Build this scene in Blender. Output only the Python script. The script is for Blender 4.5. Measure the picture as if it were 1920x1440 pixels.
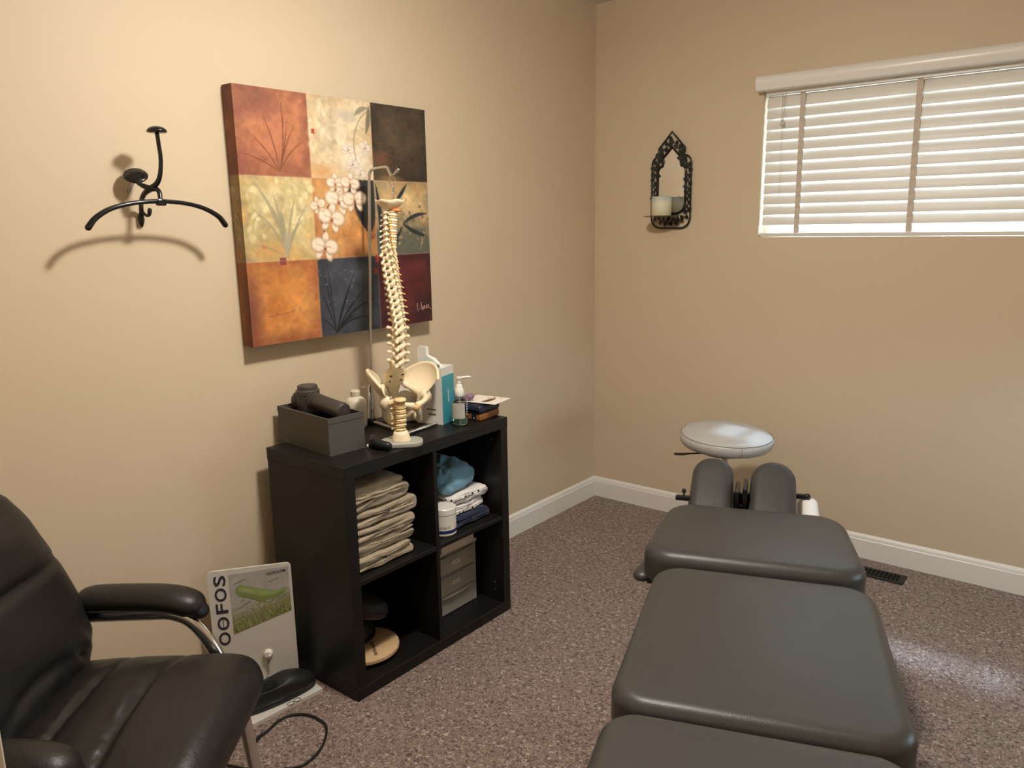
import bpy, bmesh, math, random
import numpy as np
from mathutils import Vector, Matrix, Euler

random.seed(7)
rng = np.random.default_rng(7)
PI = math.pi
D = bpy.data
SC = bpy.context.scene
COL = SC.collection
for o in list(D.objects):
    D.objects.remove(o)

# ------------------------------------------------------------------ camera, world, lights, exposure
cam = D.cameras.new('camera'); cam.sensor_width = 36.0; cam.sensor_fit = 'HORIZONTAL'
cam.lens = 1468.55 / 1920 * 36.0
cam.clip_start = 0.02
camo = D.objects.new('camera', cam); COL.objects.link(camo)
_y, _p, _r = math.radians(38.8879), math.radians(-11.5181), math.radians(-1.0453)
_f = Vector((-math.sin(_y)*math.cos(_p), math.cos(_y)*math.cos(_p), math.sin(_p)))
_rt = Vector((math.cos(_y), math.sin(_y), 0)); _u = _rt.cross(_f)
_r2 = math.cos(_r)*_rt + math.sin(_r)*_u; _u2 = -math.sin(_r)*_rt + math.cos(_r)*_u
M = Matrix((( _r2.x, _u2.x, -_f.x, 2.2402), (_r2.y, _u2.y, -_f.y, -3.4834), (_r2.z, _u2.z, -_f.z, 1.4686), (0, 0, 0, 1)))
camo.matrix_world = M
SC.camera = camo

SC.view_settings.view_transform = 'Standard'
SC.view_settings.look = 'None'
SC.view_settings.gamma = 1.0
SC.view_settings.use_curve_mapping = False
SC.view_settings.exposure = 0.0

W = D.worlds.new('sky'); SC.world = W; W.use_nodes = True
nt = W.node_tree; nt.nodes.clear()
wo = nt.nodes.new('ShaderNodeOutputWorld'); bg = nt.nodes.new('ShaderNodeBackground')
tc = nt.nodes.new('ShaderNodeTexCoord'); sx = nt.nodes.new('ShaderNodeSeparateXYZ')
rp = nt.nodes.new('ShaderNodeValToRGB')
rp.color_ramp.elements[0].position = 0.47; rp.color_ramp.elements[0].color = (0.20, 0.21, 0.20, 1)
rp.color_ramp.elements[1].position = 0.53; rp.color_ramp.elements[1].color = (0.62, 0.80, 1.0, 1)
mr = nt.nodes.new('ShaderNodeMapRange'); mr.inputs[1].default_value = -1; mr.inputs[2].default_value = 1
nt.links.new(tc.outputs['Generated'], sx.inputs[0]); nt.links.new(sx.outputs['Z'], mr.inputs[0])
nt.links.new(mr.outputs[0], rp.inputs[0]); nt.links.new(rp.outputs[0], bg.inputs['Color'])
bg.inputs['Strength'].default_value = 17.0
nt.links.new(bg.outputs[0], wo.inputs[0])

sd = D.lights.new('hazy_sun', 'SUN'); sd.energy = 11; sd.color = (0.58, 0.75, 1.0); sd.angle = math.radians(3.0)
so_ = D.objects.new('hazy_sun', sd); so_.rotation_euler = (math.radians(-25.4), 0, 0); so_.location = (1.5, 3, 6); COL.objects.link(so_)
LX, LY, LZ = 1.16, -2.02, 2.34
ld = D.lights.new('ceiling_lamp_light', 'POINT'); ld.energy = 33; ld.color = (1.0, 0.935, 0.85); ld.shadow_soft_size = 0.07
lo = D.objects.new('ceiling_lamp_light', ld); lo.location = (LX, LY, LZ); COL.objects.link(lo)
dd_ = D.lights.new('ceiling_lamp_downlight', 'AREA'); dd_.shape = 'DISK'; dd_.size = 0.20; dd_.energy = 23; dd_.color = (1.0, 0.935, 0.85)
do_ = D.objects.new('ceiling_lamp_downlight', dd_); do_.location = (LX, LY, LZ+0.02); COL.objects.link(do_)
hd = D.lights.new('hall_lamp_light', 'POINT'); hd.energy = 10; hd.color = (1.0, 0.90, 0.74); hd.shadow_soft_size = 0.15
ho = D.objects.new('hall_lamp_light', hd); ho.location = (2.3, -4.3, 2.3); COL.objects.link(ho)
def portal(name, loc, rot, sx_, sy_):
    a = D.lights.new(name, 'AREA'); a.shape = 'RECTANGLE'; a.size = sx_; a.size_y = sy_; a.cycles.is_portal = True
    o = D.objects.new(name, a); o.location = loc; o.rotation_euler = rot; COL.objects.link(o)

# ------------------------------------------------------------------ materials
def s2l(c):
    c = np.asarray(c, float) / 255.0
    return np.where(c <= 0.04045, c / 12.92, ((c + 0.055) / 1.055) ** 2.4)
def rgb(r, g, b):
    v = s2l((r, g, b)); return (float(v[0]), float(v[1]), float(v[2]), 1.0)
_mats = {}
def mat(name, col=(0.5, 0.5, 0.5, 1), rough=0.5, metal=0.0, spec=0.5, bump=0.0, bscale=200.0, var=0.0, vscale=8.0,
        trans=0.0, emit=None, coat=0.0, sheen=0.0, detail=3.0, ior=1.45, sss=0.0):
    if name in _mats: return _mats[name]
    m = D.materials.new(name); m.use_nodes = True; n = m.node_tree.nodes; l = m.node_tree.links
    b = n['Principled BSDF']
    b.inputs['Base Color'].default_value = col; b.inputs['Roughness'].default_value = rough
    b.inputs['Metallic'].default_value = metal; b.inputs['Specular IOR Level'].default_value = spec
    b.inputs['Transmission Weight'].default_value = trans; b.inputs['IOR'].default_value = ior
    b.inputs['Coat Weight'].default_value = coat; b.inputs['Sheen Weight'].default_value = sheen
    if emit: b.inputs['Emission Color'].default_value = emit[0]; b.inputs['Emission Strength'].default_value = emit[1]
    t = n.new('ShaderNodeTexCoord')
    if bump > 0:
        nz = n.new('ShaderNodeTexNoise'); nz.inputs['Scale'].default_value = bscale; nz.inputs['Detail'].default_value = detail
        bp = n.new('ShaderNodeBump'); bp.inputs['Strength'].default_value = bump; bp.inputs['Distance'].default_value = 0.002
        l.new(t.outputs['Object'], nz.inputs['Vector']); l.new(nz.outputs[0], bp.inputs['Height']); l.new(bp.outputs[0], b.inputs['Normal'])
    if var > 0:
        nz2 = n.new('ShaderNodeTexNoise'); nz2.inputs['Scale'].default_value = vscale; nz2.inputs['Detail'].default_value = 4
        mx = n.new('ShaderNodeMix'); mx.data_type = 'RGBA'; mx.blend_type = 'MIX'
        mx.inputs[6].default_value = tuple(c*(1-var) for c in col[:3]) + (1,); mx.inputs[7].default_value = tuple(min(1, c*(1+var)) for c in col[:3]) + (1,)
        l.new(t.outputs['Object'], nz2.inputs['Vector']); l.new(nz2.outputs[0], mx.inputs[0]); l.new(mx.outputs[2], b.inputs['Base Color'])
    _mats[name] = m
    return m
def mat_vcol(name, rough=0.7, spec=0.3, bump=0.0, bscale=300):
    if name in _mats: return _mats[name]
    m = mat(name, rough=rough, spec=spec, bump=bump, bscale=bscale); n = m.node_tree.nodes
    a = n.new('ShaderNodeVertexColor'); a.layer_name = 'Col'
    m.node_tree.links.new(a.outputs[0], n['Principled BSDF'].inputs['Base Color'])
    return m

WALL = mat('tan wall paint', (0.63, 0.515, 0.365, 1), 0.55, spec=0.35, bump=0.12, bscale=260, detail=2)
CEILM = mat('white ceiling paint', (0.72, 0.69, 0.63, 1), 0.8, bump=0.3, bscale=180)
TRIM = mat('white trim paint', (0.80, 0.77, 0.71, 1), 0.35, spec=0.4)
BLACKWOOD = mat('black brown wood laminate', (0.0085, 0.0068, 0.0062, 1), 0.42, spec=0.4, bump=0.06, bscale=120, var=0.25, vscale=30)
def carpet_mat():
    m = D.materials.new('brown fleck carpet'); m.use_nodes = True; n = m.node_tree.nodes; l = m.node_tree.links
    b = n['Principled BSDF']; b.inputs['Roughness'].default_value = 0.95; b.inputs['Specular IOR Level'].default_value = 0.1
    b.inputs['Sheen Weight'].default_value = 0.15
    t = n.new('ShaderNodeTexCoord')
    nz = n.new('ShaderNodeTexNoise'); nz.inputs['Scale'].default_value = 95; nz.inputs['Detail'].default_value = 3; nz.inputs['Distortion'].default_value = 1.2
    l.new(t.outputs['Object'], nz.inputs['Vector'])
    r = n.new('ShaderNodeValToRGB'); e = r.color_ramp.elements
    e[0].position = 0.33; e[0].color = rgb(84, 67, 61); e[1].position = 0.5; e[1].color = rgb(140, 121, 112)
    e2 = r.color_ramp.elements.new(0.60); e2.color = rgb(152, 134, 125)
    e3 = r.color_ramp.elements.new(0.70); e3.color = rgb(205, 190, 178)
    l.new(nz.outputs[0], r.inputs[0])
    nz2 = n.new('ShaderNodeTexNoise'); nz2.inputs['Scale'].default_value = 4; nz2.inputs['Detail'].default_value = 3
    l.new(t.outputs['Object'], nz2.inputs['Vector'])
    mx = n.new('ShaderNodeMix'); mx.data_type = 'RGBA'; mx.blend_type = 'MULTIPLY'; mx.inputs[0].default_value = 0.12
    l.new(r.outputs[0], mx.inputs[6]); l.new(nz2.outputs[0], mx.inputs[7]); l.new(mx.outputs[2], b.inputs['Base Color'])
    nz3 = n.new('ShaderNodeTexNoise'); nz3.inputs['Scale'].default_value = 170; nz3.inputs['Detail'].default_value = 4
    l.new(t.outputs['Object'], nz3.inputs['Vector'])
    bp = n.new('ShaderNodeBump'); bp.inputs['Strength'].default_value = 0.9; bp.inputs['Distance'].default_value = 0.006
    l.new(nz3.outputs[0], bp.inputs['Height']); l.new(bp.outputs[0], b.inputs['Normal'])
    return m
CARPET = carpet_mat()
CHROME = mat('chrome', (0.75, 0.75, 0.76, 1), 0.12, metal=1.0)
STEEL = mat('brushed steel', (0.50, 0.47, 0.44, 1), 0.3, metal=1.0)
BLACKMETAL = mat('black painted metal', (0.006, 0.006, 0.007, 1), 0.22, spec=0.6)
BLACKPLASTIC = mat('black plastic', (0.010, 0.010, 0.011, 1), 0.4)
def leather_mat(name, col, rough, wr=0.5):
    m = mat(name, col, rough, spec=0.45); n = m.node_tree.nodes; l = m.node_tree.links; b = n['Principled BSDF']
    t = n.new('ShaderNodeTexCoord')
    v = n.new('ShaderNodeTexVoronoi'); v.inputs['Scale'].default_value = 420
    nz = n.new('ShaderNodeTexNoise'); nz.inputs['Scale'].default_value = 26; nz.inputs['Detail'].default_value = 5; nz.inputs['Distortion'].default_value = 0.8
    ad = n.new('ShaderNodeMath'); ad.operation = 'MULTIPLY_ADD'; ad.inputs[1].default_value = 0.12
    l.new(t.outputs['Object'], v.inputs['Vector']); l.new(t.outputs['Object'], nz.inputs['Vector'])
    ml = n.new('ShaderNodeMath'); ml.operation = 'MULTIPLY'; ml.inputs[1].default_value = wr
    l.new(nz.outputs[0], ml.inputs[0]); l.new(v.outputs[0], ad.inputs[0]); l.new(ml.outputs[0], ad.inputs[2])
    bp = n.new('ShaderNodeBump'); bp.inputs['Strength'].default_value = 0.35; bp.inputs['Distance'].default_value = 0.004
    l.new(ad.outputs[0], bp.inputs['Height']); l.new(bp.outputs[0], b.inputs['Normal'])
    return m
LEATHER = leather_mat('black leather', (0.0115, 0.0098, 0.0092, 1), 0.42, 0.9)
VINYL = leather_mat('grey vinyl upholstery', (0.050, 0.0475, 0.044, 1), 0.38, 0.15)
STOOLVINYL = leather_mat('light grey vinyl', (0.46, 0.445, 0.42, 1), 0.34, 0.1)
BONE = mat('cream bone plastic', (0.80, 0.68, 0.47, 1), 0.40, bump=0.12, bscale=90, var=0.10, vscale=40)
BONE2 = mat('yellowed bone plastic', (0.74, 0.57, 0.29, 1), 0.42, bump=0.12, bscale=90, var=0.12, vscale=40)
DISC = mat('translucent disc rubber', (0.62, 0.40, 0.18, 1), 0.45)
NERVE = mat('yellow nerve rubber', (0.80, 0.50, 0.12, 1), 0.45)
GREYCASE = mat('grey foam case', (0.078, 0.070, 0.062, 1), 0.55, bump=0.05, bscale=300)
GUNGREY = mat('dark grey soft plastic', (0.060, 0.050, 0.044, 1), 0.42)
WHITEPL = mat('white plastic', (0.78, 0.76, 0.71, 1), 0.3)
IVORYPL = mat('ivory plastic', (0.70, 0.63, 0.49, 1), 0.32)
PAPER = mat('white paper', (0.80, 0.78, 0.74, 1), 0.7)
INK = mat('dark ink', (0.03, 0.027, 0.035, 1), 0.6)
GREYINK = mat('grey ink', (0.16, 0.16, 0.17, 1), 0.6)

# ------------------------------------------------------------------ mesh helpers
def new_obj(name, me, m=None, parent=None, smooth=False, loc=None, rot=None):
    o = D.objects.new(name, me); COL.objects.link(o)
    if m is not None:
        if isinstance(m, (list, tuple)):
            for q in m: me.materials.append(q)
        else: me.materials.append(m)
    if smooth:
        for p in me.polygons: p.use_smooth = True
    if parent is not None: o.parent = parent
    if loc is not None: o.location = loc
    if rot is not None: o.rotation_euler = rot
    return o
def obj(name, bm, m=None, parent=None, smooth=False, loc=None, rot=None, auto=None):
    me = D.meshes.new(name); bmesh.ops.recalc_face_normals(bm, faces=bm.faces); bm.to_mesh(me); bm.free()
    o = new_obj(name, me, m, parent, smooth, loc, rot)
    if auto is not None:
        me.polygons.foreach_set('use_smooth', [True]*len(me.polygons)); me.set_sharp_from_angle(angle=math.radians(auto))
    return o
def thing(name, label, cat, loc=(0, 0, 0), rot=(0, 0, 0), group=None):
    o = D.objects.new(name, None); COL.objects.link(o); o.location = loc; o.rotation_euler = rot; o.empty_display_size = 0.05
    o['label'] = label; o['category'] = cat
    if group: o['group'] = group
    return o
def tag(o, label, cat, group=None):
    o['label'] = label; o['category'] = cat
    if group: o['group'] = group
    return o
def struct(o): o['kind'] = 'structure'; return o
def BM(): return bmesh.new()
def box(bm, c, s, rot=None, bev=0.0, seg=2):
    r = bmesh.ops.create_cube(bm, size=1.0); vs = r['verts']
    mx = Matrix.Translation(c) @ (rot.to_4x4() if rot is not None else Matrix()) @ Matrix.Diagonal((s[0], s[1], s[2], 1))
    bmesh.ops.transform(bm, matrix=mx, verts=vs)
    if bev > 0:
        es = list({e for v in vs for e in v.link_edges})
        bmesh.ops.bevel(bm, geom=es, offset=bev, segments=seg, profile=0.5, affect='EDGES')
def box2(bm, a, b, bev=0.0, seg=2):
    box(bm, [(a[i]+b[i])/2 for i in range(3)], [abs(b[i]-a[i]) for i in range(3)], None, bev, seg)
def ring_faces(bm, rings, closed=True, cap0=True, cap1=True):
    n = len(rings[0])
    for a, b in zip(rings[:-1], rings[1:]):
        for i in range(n if closed else n-1):
            j = (i+1) % n
            try: bm.faces.new((a[i], a[j], b[j], b[i]))
            except ValueError: pass
    if cap0: bm.faces.new(list(reversed(rings[0])))
    if cap1: bm.faces.new(rings[-1])
def loft(bm, rings, cap0=True, cap1=True, closed=True):
    vr = [[bm.verts.new(p) for p in r] for r in rings]
    ring_faces(bm, vr, closed, cap0, cap1)
    return vr
def lathe(bm, prof, seg=24, mx=None, sy=1.0):
    rings = []
    for r, z in prof:
        ring = []
        for i in range(seg):
            a = 2*PI*i/seg; p = Vector((r*math.cos(a), r*math.sin(a)*sy, z))
            ring.append(mx @ p if mx is not None else p)
        rings.append(ring)
    loft(bm, rings)
def cr(pts, n=6):
    """Catmull-Rom through the points (any dimension)"""
    P = [np.asarray(p, float) for p in pts]; P = [2*P[0]-P[1]] + P + [2*P[-1]-P[-2]]
    out = []
    for i in range(1, len(P)-2):
        for k in range(n):
            t = k/n; a, b, c, d = P[i-1], P[i], P[i+1], P[i+2]
            out.append(0.5*((2*b)+(-a+c)*t+(2*a-5*b+4*c-d)*t*t+(-a+3*b-3*c+d)*t**3))
    out.append(P[-2]); return out
def tube(bm, pts, rad, seg=10, n=5, flat=1.0, up=None, roundcap=False):
    """pts: 3D points; rad: one radius or one per point; flat squeezes along the second axis"""
    if not hasattr(rad, '__len__'): rad = [rad]*len(pts)
    q = [tuple(p)+(r,) for p, r in zip(pts, rad)]
    s = cr(q, n) if n > 1 and len(q) > 2 else [np.array(v, float) for v in q]
    P = [Vector(v[:3]) for v in s]; R = [max(1e-4, float(v[3])) for v in s]
    if roundcap:
        t0 = (P[0]-P[1]).normalized(); t1 = (P[-1]-P[-2]).normalized(); r0, r1 = R[0], R[-1]
        A = []; B = []
        for a in (80, 55, 28):
            A.append((P[0]+t0*r0*math.sin(math.radians(a)), r0*math.cos(math.radians(a))))
        for a in (28, 55, 80):
            B.append((P[-1]+t1*r1*math.sin(math.radians(a)), r1*math.cos(math.radians(a))))
        P = [x[0] for x in A]+P+[x[0] for x in B]; R = [x[1] for x in A]+R+[x[1] for x in B]
    rings = []; nrm = Vector(up) if up else None
    for i, p in enumerate(P):
        t = (P[min(i+1, len(P)-1)]-P[max(i-1, 0)]).normalized()
        if nrm is None:
            nrm = t.orthogonal().normalized()
        nrm = nrm - t*nrm.dot(t)
        if nrm.length < 1e-5: nrm = t.orthogonal()
        nrm = nrm.normalized()
        b = t.cross(nrm)
        rings.append([p+(nrm*math.cos(2*PI*k/seg)*flat+b*math.sin(2*PI*k/seg))*R[i] for k in range(seg)])
    loft(bm, rings)
def sphere(bm, c, r, sc=(1, 1, 1), u=16, v=10, rot=None):
    res = bmesh.ops.create_uvsphere(bm, u_segments=u, v_segments=v, radius=r)
    mx = Matrix.Translation(c) @ (rot.to_4x4() if rot is not None else Matrix()) @ Matrix.Diagonal((sc[0], sc[1], sc[2], 1))
    bmesh.ops.transform(bm, matrix=mx, verts=res['verts'])
def cyl(bm, a, b, r, seg=16, r2=None):
    a = Vector(a); b = Vector(b)
    tube(bm, [a, b], [r, r if r2 is None else r2], seg, n=1)
def rrect(hx, hy, r, n=48):
    """n points of a rounded rectangle, counter-clockwise"""
    r = max(1e-5, min(r, hx-1e-6, hy-1e-6)); k = n//4; out = []
    for q, (cx, cy) in enumerate(((hx-r, hy-r), (-hx+r, hy-r), (-hx+r, -hy+r), (hx-r, -hy+r))):
        for i in range(k):
            a = PI/2*(q+i/(k-1)); out.append((cx+r*math.cos(a), cy+r*math.sin(a)))
    return out
def pad(bm, hx, hy, r, th, re, dome=0.0, taper=0.0, fn=None, n=64, inner=10, mx=None, re2=None):
    """an upholstered pad lying flat: bottom at z=0; taper narrows x towards +y; fn(x,y,z) adds height"""
    re2 = re if re2 is None else re2; rings = []
    def ring(inset, z, top):
        out = []
        for x, y in rrect(max(hx-inset, 1e-3), max(hy-inset, 1e-3), max(r-inset, 0.3*min(hx-inset, hy-inset) if inset > r else r-inset, 1e-4), n):
            xx = x*(1-taper*(y/hy)); zz = z
            if top:
                zz += dome*max(0, 1-(x/hx)**2)*max(0, 1-(y/hy)**2)
                if fn: zz += fn(xx, y)
            p = Vector((xx, y, zz)); out.append(mx @ p if mx is not None else p)
        return out
    m = min(hx, hy)
    for i in range(4):
        a = i/3*PI/2; rings.append(ring(re2*(1-math.sin(a)), re2*(1-math.cos(a)), False))
    for i in range(7):
        a = i/6*PI/2; rings.append(ring(re*(1-math.cos(a)), th-re+re*math.sin(a), i > 3))
    for i in range(1, inner+1):
        rings.append(ring(re+(m-re)*0.985*i/inner, th, True))
    loft(bm, rings)
def text_mesh(s, size, extrude=0.0005, bold=0.0):
    c = D.curves.new('txt', 'FONT'); c.body = s; c.size = size; c.extrude = extrude; c.offset = bold; c.align_x = 'CENTER'; c.align_y = 'CENTER'; c.resolution_u = 3
    o = D.objects.new('txt', c); COL.objects.link(o)
    dg = bpy.context.evaluated_depsgraph_get()
    me = D.meshes.new_from_object(o.evaluated_get(dg)); D.objects.remove(o); D.curves.remove(c)
    me.materials.clear()
    return me
def vgrid(name, nx, ny, fpos, colors, m, parent):
    """a grid mesh, fpos(s,t)->xyz with t downwards, coloured per vertex from colors[ny+1,nx+1,3] (sRGB 0-255)"""
    s, t = np.meshgrid(np.linspace(0, 1, nx+1), np.linspace(0, 1, ny+1))
    V = np.stack(fpos(s, t), -1).reshape(-1, 3)
    idx = np.arange((nx+1)*(ny+1)).reshape(ny+1, nx+1)
    F = np.stack([idx[:-1, :-1], idx[1:, :-1], idx[1:, 1:], idx[:-1, 1:]], -1).reshape(-1, 4)
    me = D.meshes.new(name); me.from_pydata(V.tolist(), [], F.tolist())
    ca = me.color_attributes.new('Col', 'FLOAT_COLOR', 'POINT')
    c = np.ones((V.shape[0], 4), np.float32); c[:, :3] = s2l(np.clip(colors, 0, 255).reshape(-1, 3))
    ca.data.foreach_set('color', c.ravel())
    return new_obj(name, me, m, parent)

# ------------------------------------------------------------------ the room
RX, RYF, H = 2.95, -3.42, 2.515     # right wall, front wall, ceiling
WX0, WX1, WZ0, WZ1 = 0.866, 2.105, 1.392, 2.05
def wall_with_hole(name, p0, du, L, dn, th, z1, hole, m):
    """p0: floor corner, du: direction along the wall, dn: outward; hole (u0,u1,z0,z1)"""
    bm = BM(); u0, u1, a, b = hole; p0 = Vector(p0); du = Vector(du); dn = Vector(dn)
    def bx(ua, ub, za, zb):
        if ub-ua < 1e-4 or zb-za < 1e-4: return
        c = [p0+du*u+dn*w+Vector((0, 0, z)) for u in (ua, ub) for w in (0, th) for z in (za, zb)]
        v = [bm.verts.new(q) for q in c]
        for f in ((0, 1, 3, 2), (4, 6, 7, 5), (0, 4, 5, 1), (2, 3, 7, 6), (0, 2, 6, 4), (1, 5, 7, 3)): bm.faces.new([v[i] for i in f])
    bx(0, u0, 0, z1); bx(u1, L, 0, z1); bx(u0, u1, 0, a); bx(u0, u1, b, z1)
    return struct(obj(name, bm, m))
bm = BM(); box2(bm, (-0.12, -4.9, -0.10), (3.5, 0.13, 0.0)); struct(obj('floor', bm, CARPET))
bm = BM(); box2(bm, (-0.12, -4.9, H), (3.5, 0.13, H+0.1)); struct(obj('ceiling', bm, CEILM))
bm = BM(); box2(bm, (-0.12, -3.54, 0), (0, 0.13, H)); struct(obj('wall_left', bm, WALL))
wall_with_hole('wall_back', (0, 0, 0), (1, 0, 0), RX, (0, 1, 0), 0.13, H, (WX0, WX1, WZ0, WZ1), WALL)
W2Y0, W2Y1, W2Z0, W2Z1 = -1.15, -0.45, 0.65, 1.12
wall_with_hole('wall_right', (RX, RYF-0.12, 0), (0, 1, 0), 0.13-RYF+0.12, (1, 0, 0), 0.13, H, (W2Y0-RYF+0.12, W2Y1-RYF+0.12, W2Z0, W2Z1), WALL)
JX0, JX1 = 1.953, 2.78
wall_with_hole('wall_front', (0, RYF, 0), (1, 0, 0), RX, (0, -1, 0), 0.12, H, (JX0-0.018, JX1+0.018, 0, 2.05), WALL)
bm = BM(); box2(bm, (1.1, -4.9, 0), (3.5, -4.8, H)); box2(bm, (1.0, -4.9, 0), (1.1, RYF-0.12, H)); box2(bm, (3.4, -4.8, 0), (3.5, RYF-0.12, H)); box2(bm, (RX+0.13, RYF-0.12, 0), (3.5, RYF-0.1, H))
struct(obj('wall_hall', bm, WALL))
# door lining and casings of the doorway the photograph is taken from
def casing(name, x0, x1):
    bm = BM(); box2(bm, (x0, RYF-0.12, 0), (x1, RYF, 2.05), 0.002)
    struct(obj(name, bm, TRIM))
casing('trim_1', JX0-0.018, JX0); casing('trim_2', JX1, JX1+0.018)
bm = BM(); box2(bm, (JX0-0.085, RYF, 0), (JX0-0.006, RYF+0.014, 2.10), 0.004); struct(obj('trim_3', bm, TRIM))
bm = BM(); box2(bm, (JX1+0.006, RYF, 0), (JX1+0.085, RYF+0.014, 2.10), 0.004); struct(obj('trim_4', bm, TRIM))

def baseboard(name, a, b, inward):
    """profile: flat board with a stepped moulded top"""
    hb, th = 0.108, 0.014
    prof = [(0, 0), (th, 0), (th, 0.083), (th*0.80, 0.087), (th*0.80, 0.091), (th*0.62, 0.099), (th*0.35, 0.104), (0, hb)]
    a = Vector(a); b = Vector(b); n = Vector(inward); bm = BM()
    d = (b-a).normalized()
    r0 = [a+n*x+Vector((0, 0, z))+d*x for x, z in prof]; r1 = [b+n*x+Vector((0, 0, z))-d*x for x, z in prof]
    loft(bm, [r0, r1]); return struct(obj(name, bm, TRIM))
baseboard('baseboard_left', (0, RYF, 0), (0, 0, 0), (1, 0, 0))
baseboard('baseboard_back', (0, 0, 0), (RX, 0, 0), (0, -1, 0))
baseboard('baseboard_right', (RX, 0, 0), (RX, RYF, 0), (-1, 0, 0))
baseboard('baseboard_front', (JX0-0.085, RYF, 0), (0, RYF, 0), (0, 1, 0))

def glass_mat():
    m = D.materials.new('window glass'); m.use_nodes = True; n = m.node_tree.nodes; l = m.node_tree.links; n.clear()
    o = n.new('ShaderNodeOutputMaterial'); mx = n.new('ShaderNodeMixShader'); t = n.new('ShaderNodeBsdfTransparent'); g = n.new('ShaderNodeBsdfGlossy')
    g.inputs['Roughness'].default_value = 0.02; mx.inputs[0].default_value = 0.07; t.inputs[0].default_value = (0.94, 0.97, 0.96, 1)
    l.new(t.outputs[0], mx.inputs[1]); l.new(g.outputs[0], mx.inputs[2]); l.new(mx.outputs[0], o.inputs[0]); return m
GLASS = glass_mat()
def window(name, x0, x1, z0, z1, mx, mull=True):
    """built in the plane y=0 looking outwards along +y, then placed by mx"""
    r = D.objects.new(name, None); COL.objects.link(r); r['kind'] = 'structure'; r.matrix_world = mx
    f = 0.045; bm = BM(); y0, y1 = 0.07, 0.12
    box2(bm, (x0, y0, z0), (x0+f, y1, z1)); box2(bm, (x1-f, y0, z0), (x1, y1, z1)); box2(bm, (x0+f, y0, z0), (x1-f, y1, z0+f)); box2(bm, (x0+f, y0, z1-f), (x1-f, y1, z1))
    if mull: xm = (x0+x1)/2; box2(bm, (xm-0.03, y0, z0+f), (xm+0.03, y1, z1-f))
    obj('window_frame', bm, TRIM, r)
    for a, b in (((x0+f, (x0+x1)/2-0.03), ((x0+x1)/2+0.03, x1-f)) if mull else ((x0+f, x1-f),)):
        bm = BM(); box2(bm, (a-0.004, 0.092, z0+f-0.004), (b+0.004, 0.097, z1-f+0.004)); obj('pane', bm, GLASS, r)
window('window_1', WX0, WX1, WZ0, WZ1, Matrix())
window('window_2', W2Y0, W2Y1, W2Z0, W2Z1, Matrix.Translation((RX, 0, 0)) @ Matrix(((0, 1, 0, 0), (1, 0, 0, 0), (0, 0, 1, 0), (0, 0, 0, 1))), False)
portal('window_portal', ((WX0+WX1)/2, 0.128, (WZ0+WZ1)/2), (-PI/2, 0, 0), WX1-WX0, WZ1-WZ0)
portal('window_portal_right', (RX+0.128, (W2Y0+W2Y1)/2, (W2Z0+W2Z1)/2), (PI/2, 0, PI/2), W2Y1-W2Y0, W2Z1-W2Z0)

# ------------------------------------------------------------------ ceiling lamp (out of frame, it carries the light)
t = thing('ceiling_lamp', 'flush ceiling lamp with a brushed base above the middle of the room', 'lamp', (LX, LY, H))
bm = BM(); lathe(bm, [(0.001, 0), (0.15, 0), (0.15, -0.015), (0.14, -0.022), (0.001, -0.022)], 32); obj('lamp_base', bm, STEEL, t, auto=40)

# ------------------------------------------------------------------ window blind
def slat_mat():
    m = D.materials.new('white blind slat'); m.use_nodes = True; n = m.node_tree.nodes; l = m.node_tree.links
    b = n['Principled BSDF']; b.inputs['Base Color'].default_value = (0.80, 0.77, 0.71, 1); b.inputs['Roughness'].default_value = 0.38
    tr = n.new('ShaderNodeBsdfTranslucent'); tr.inputs[0].default_value = (0.85, 0.80, 0.70, 1)
    mx = n.new('ShaderNodeMixShader'); mx.inputs[0].default_value = 0.05
    l.new(b.outputs[0], mx.inputs[1]); l.new(tr.outputs[0], mx.inputs[2]); l.new(mx.outputs[0], n['Material Output'].inputs[0]); return m
SLAT = slat_mat()
TAPE = mat('beige ladder tape', (0.60, 0.51, 0.43, 1), 0.9, bump=0.3, bscale=400)
bl = thing('window_blind', 'white horizontal slat blind with beige ladder tapes and rounded valance over the window', 'blind', (0, 0, 0))
SX0, SX1 = 0.876, 2.095
bm = BM()   # valance: rounded front moulding with a return at each end
vp = [(0.0, 2.008), (-0.052, 2.008), (-0.058, 2.012), (-0.060, 2.020), (-0.064, 2.030), (-0.066, 2.042), (-0.064, 2.054), (-0.058, 2.063), (-0.052, 2.068), (0.0, 2.068)]
vp2 = [(y, z) for y, z in vp]
loft(bm, [[Vector((x, y, z)) for y, z in vp2] for x in (0.850, 2.121)])
obj('valance', bm, mat('white valance plastic', (0.82, 0.80, 0.75, 1), 0.28), bl, auto=30)
bm = BM(); box2(bm, (SX0, -0.006, 1.9935), (SX1, 0.055, 2.045)); obj('head_rail', bm, TRIM, bl)
tilt = math.radians(75); SY = 0.022; sw = 0.0255
def slat_mesh():
    bm = BM(); P = []
    for k in range(9):
        s = -1+2*k/8; P.append((s*sw, 0.0035*(1-s*s)))
    ring = [(a, h+0.0014) for a, h in P]+[(a, h-0.0014) for a, h in reversed(P)]
    out = []
    for x in (SX0, SX1):
        rr = []
        for a, h in ring:
            # a runs across the slat: negative = room side (low), positive = outside (high); h is the crown, facing the room
            y = a*math.cos(tilt)-h*math.sin(tilt); z = a*math.sin(tilt)+h*math.cos(tilt)
            rr.append(Vector((x, y, z)))
        out.append(rr)
    loft(bm, out); me = D.meshes.new('slat'); bmesh.ops.recalc_face_normals(bm, faces=bm.faces); bm.to_mesh(me); bm.free()
    me.materials.append(SLAT)
    for p in me.polygons: p.use_smooth = True
    me.set_sharp_from_angle(angle=math.radians(40)); return me
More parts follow.
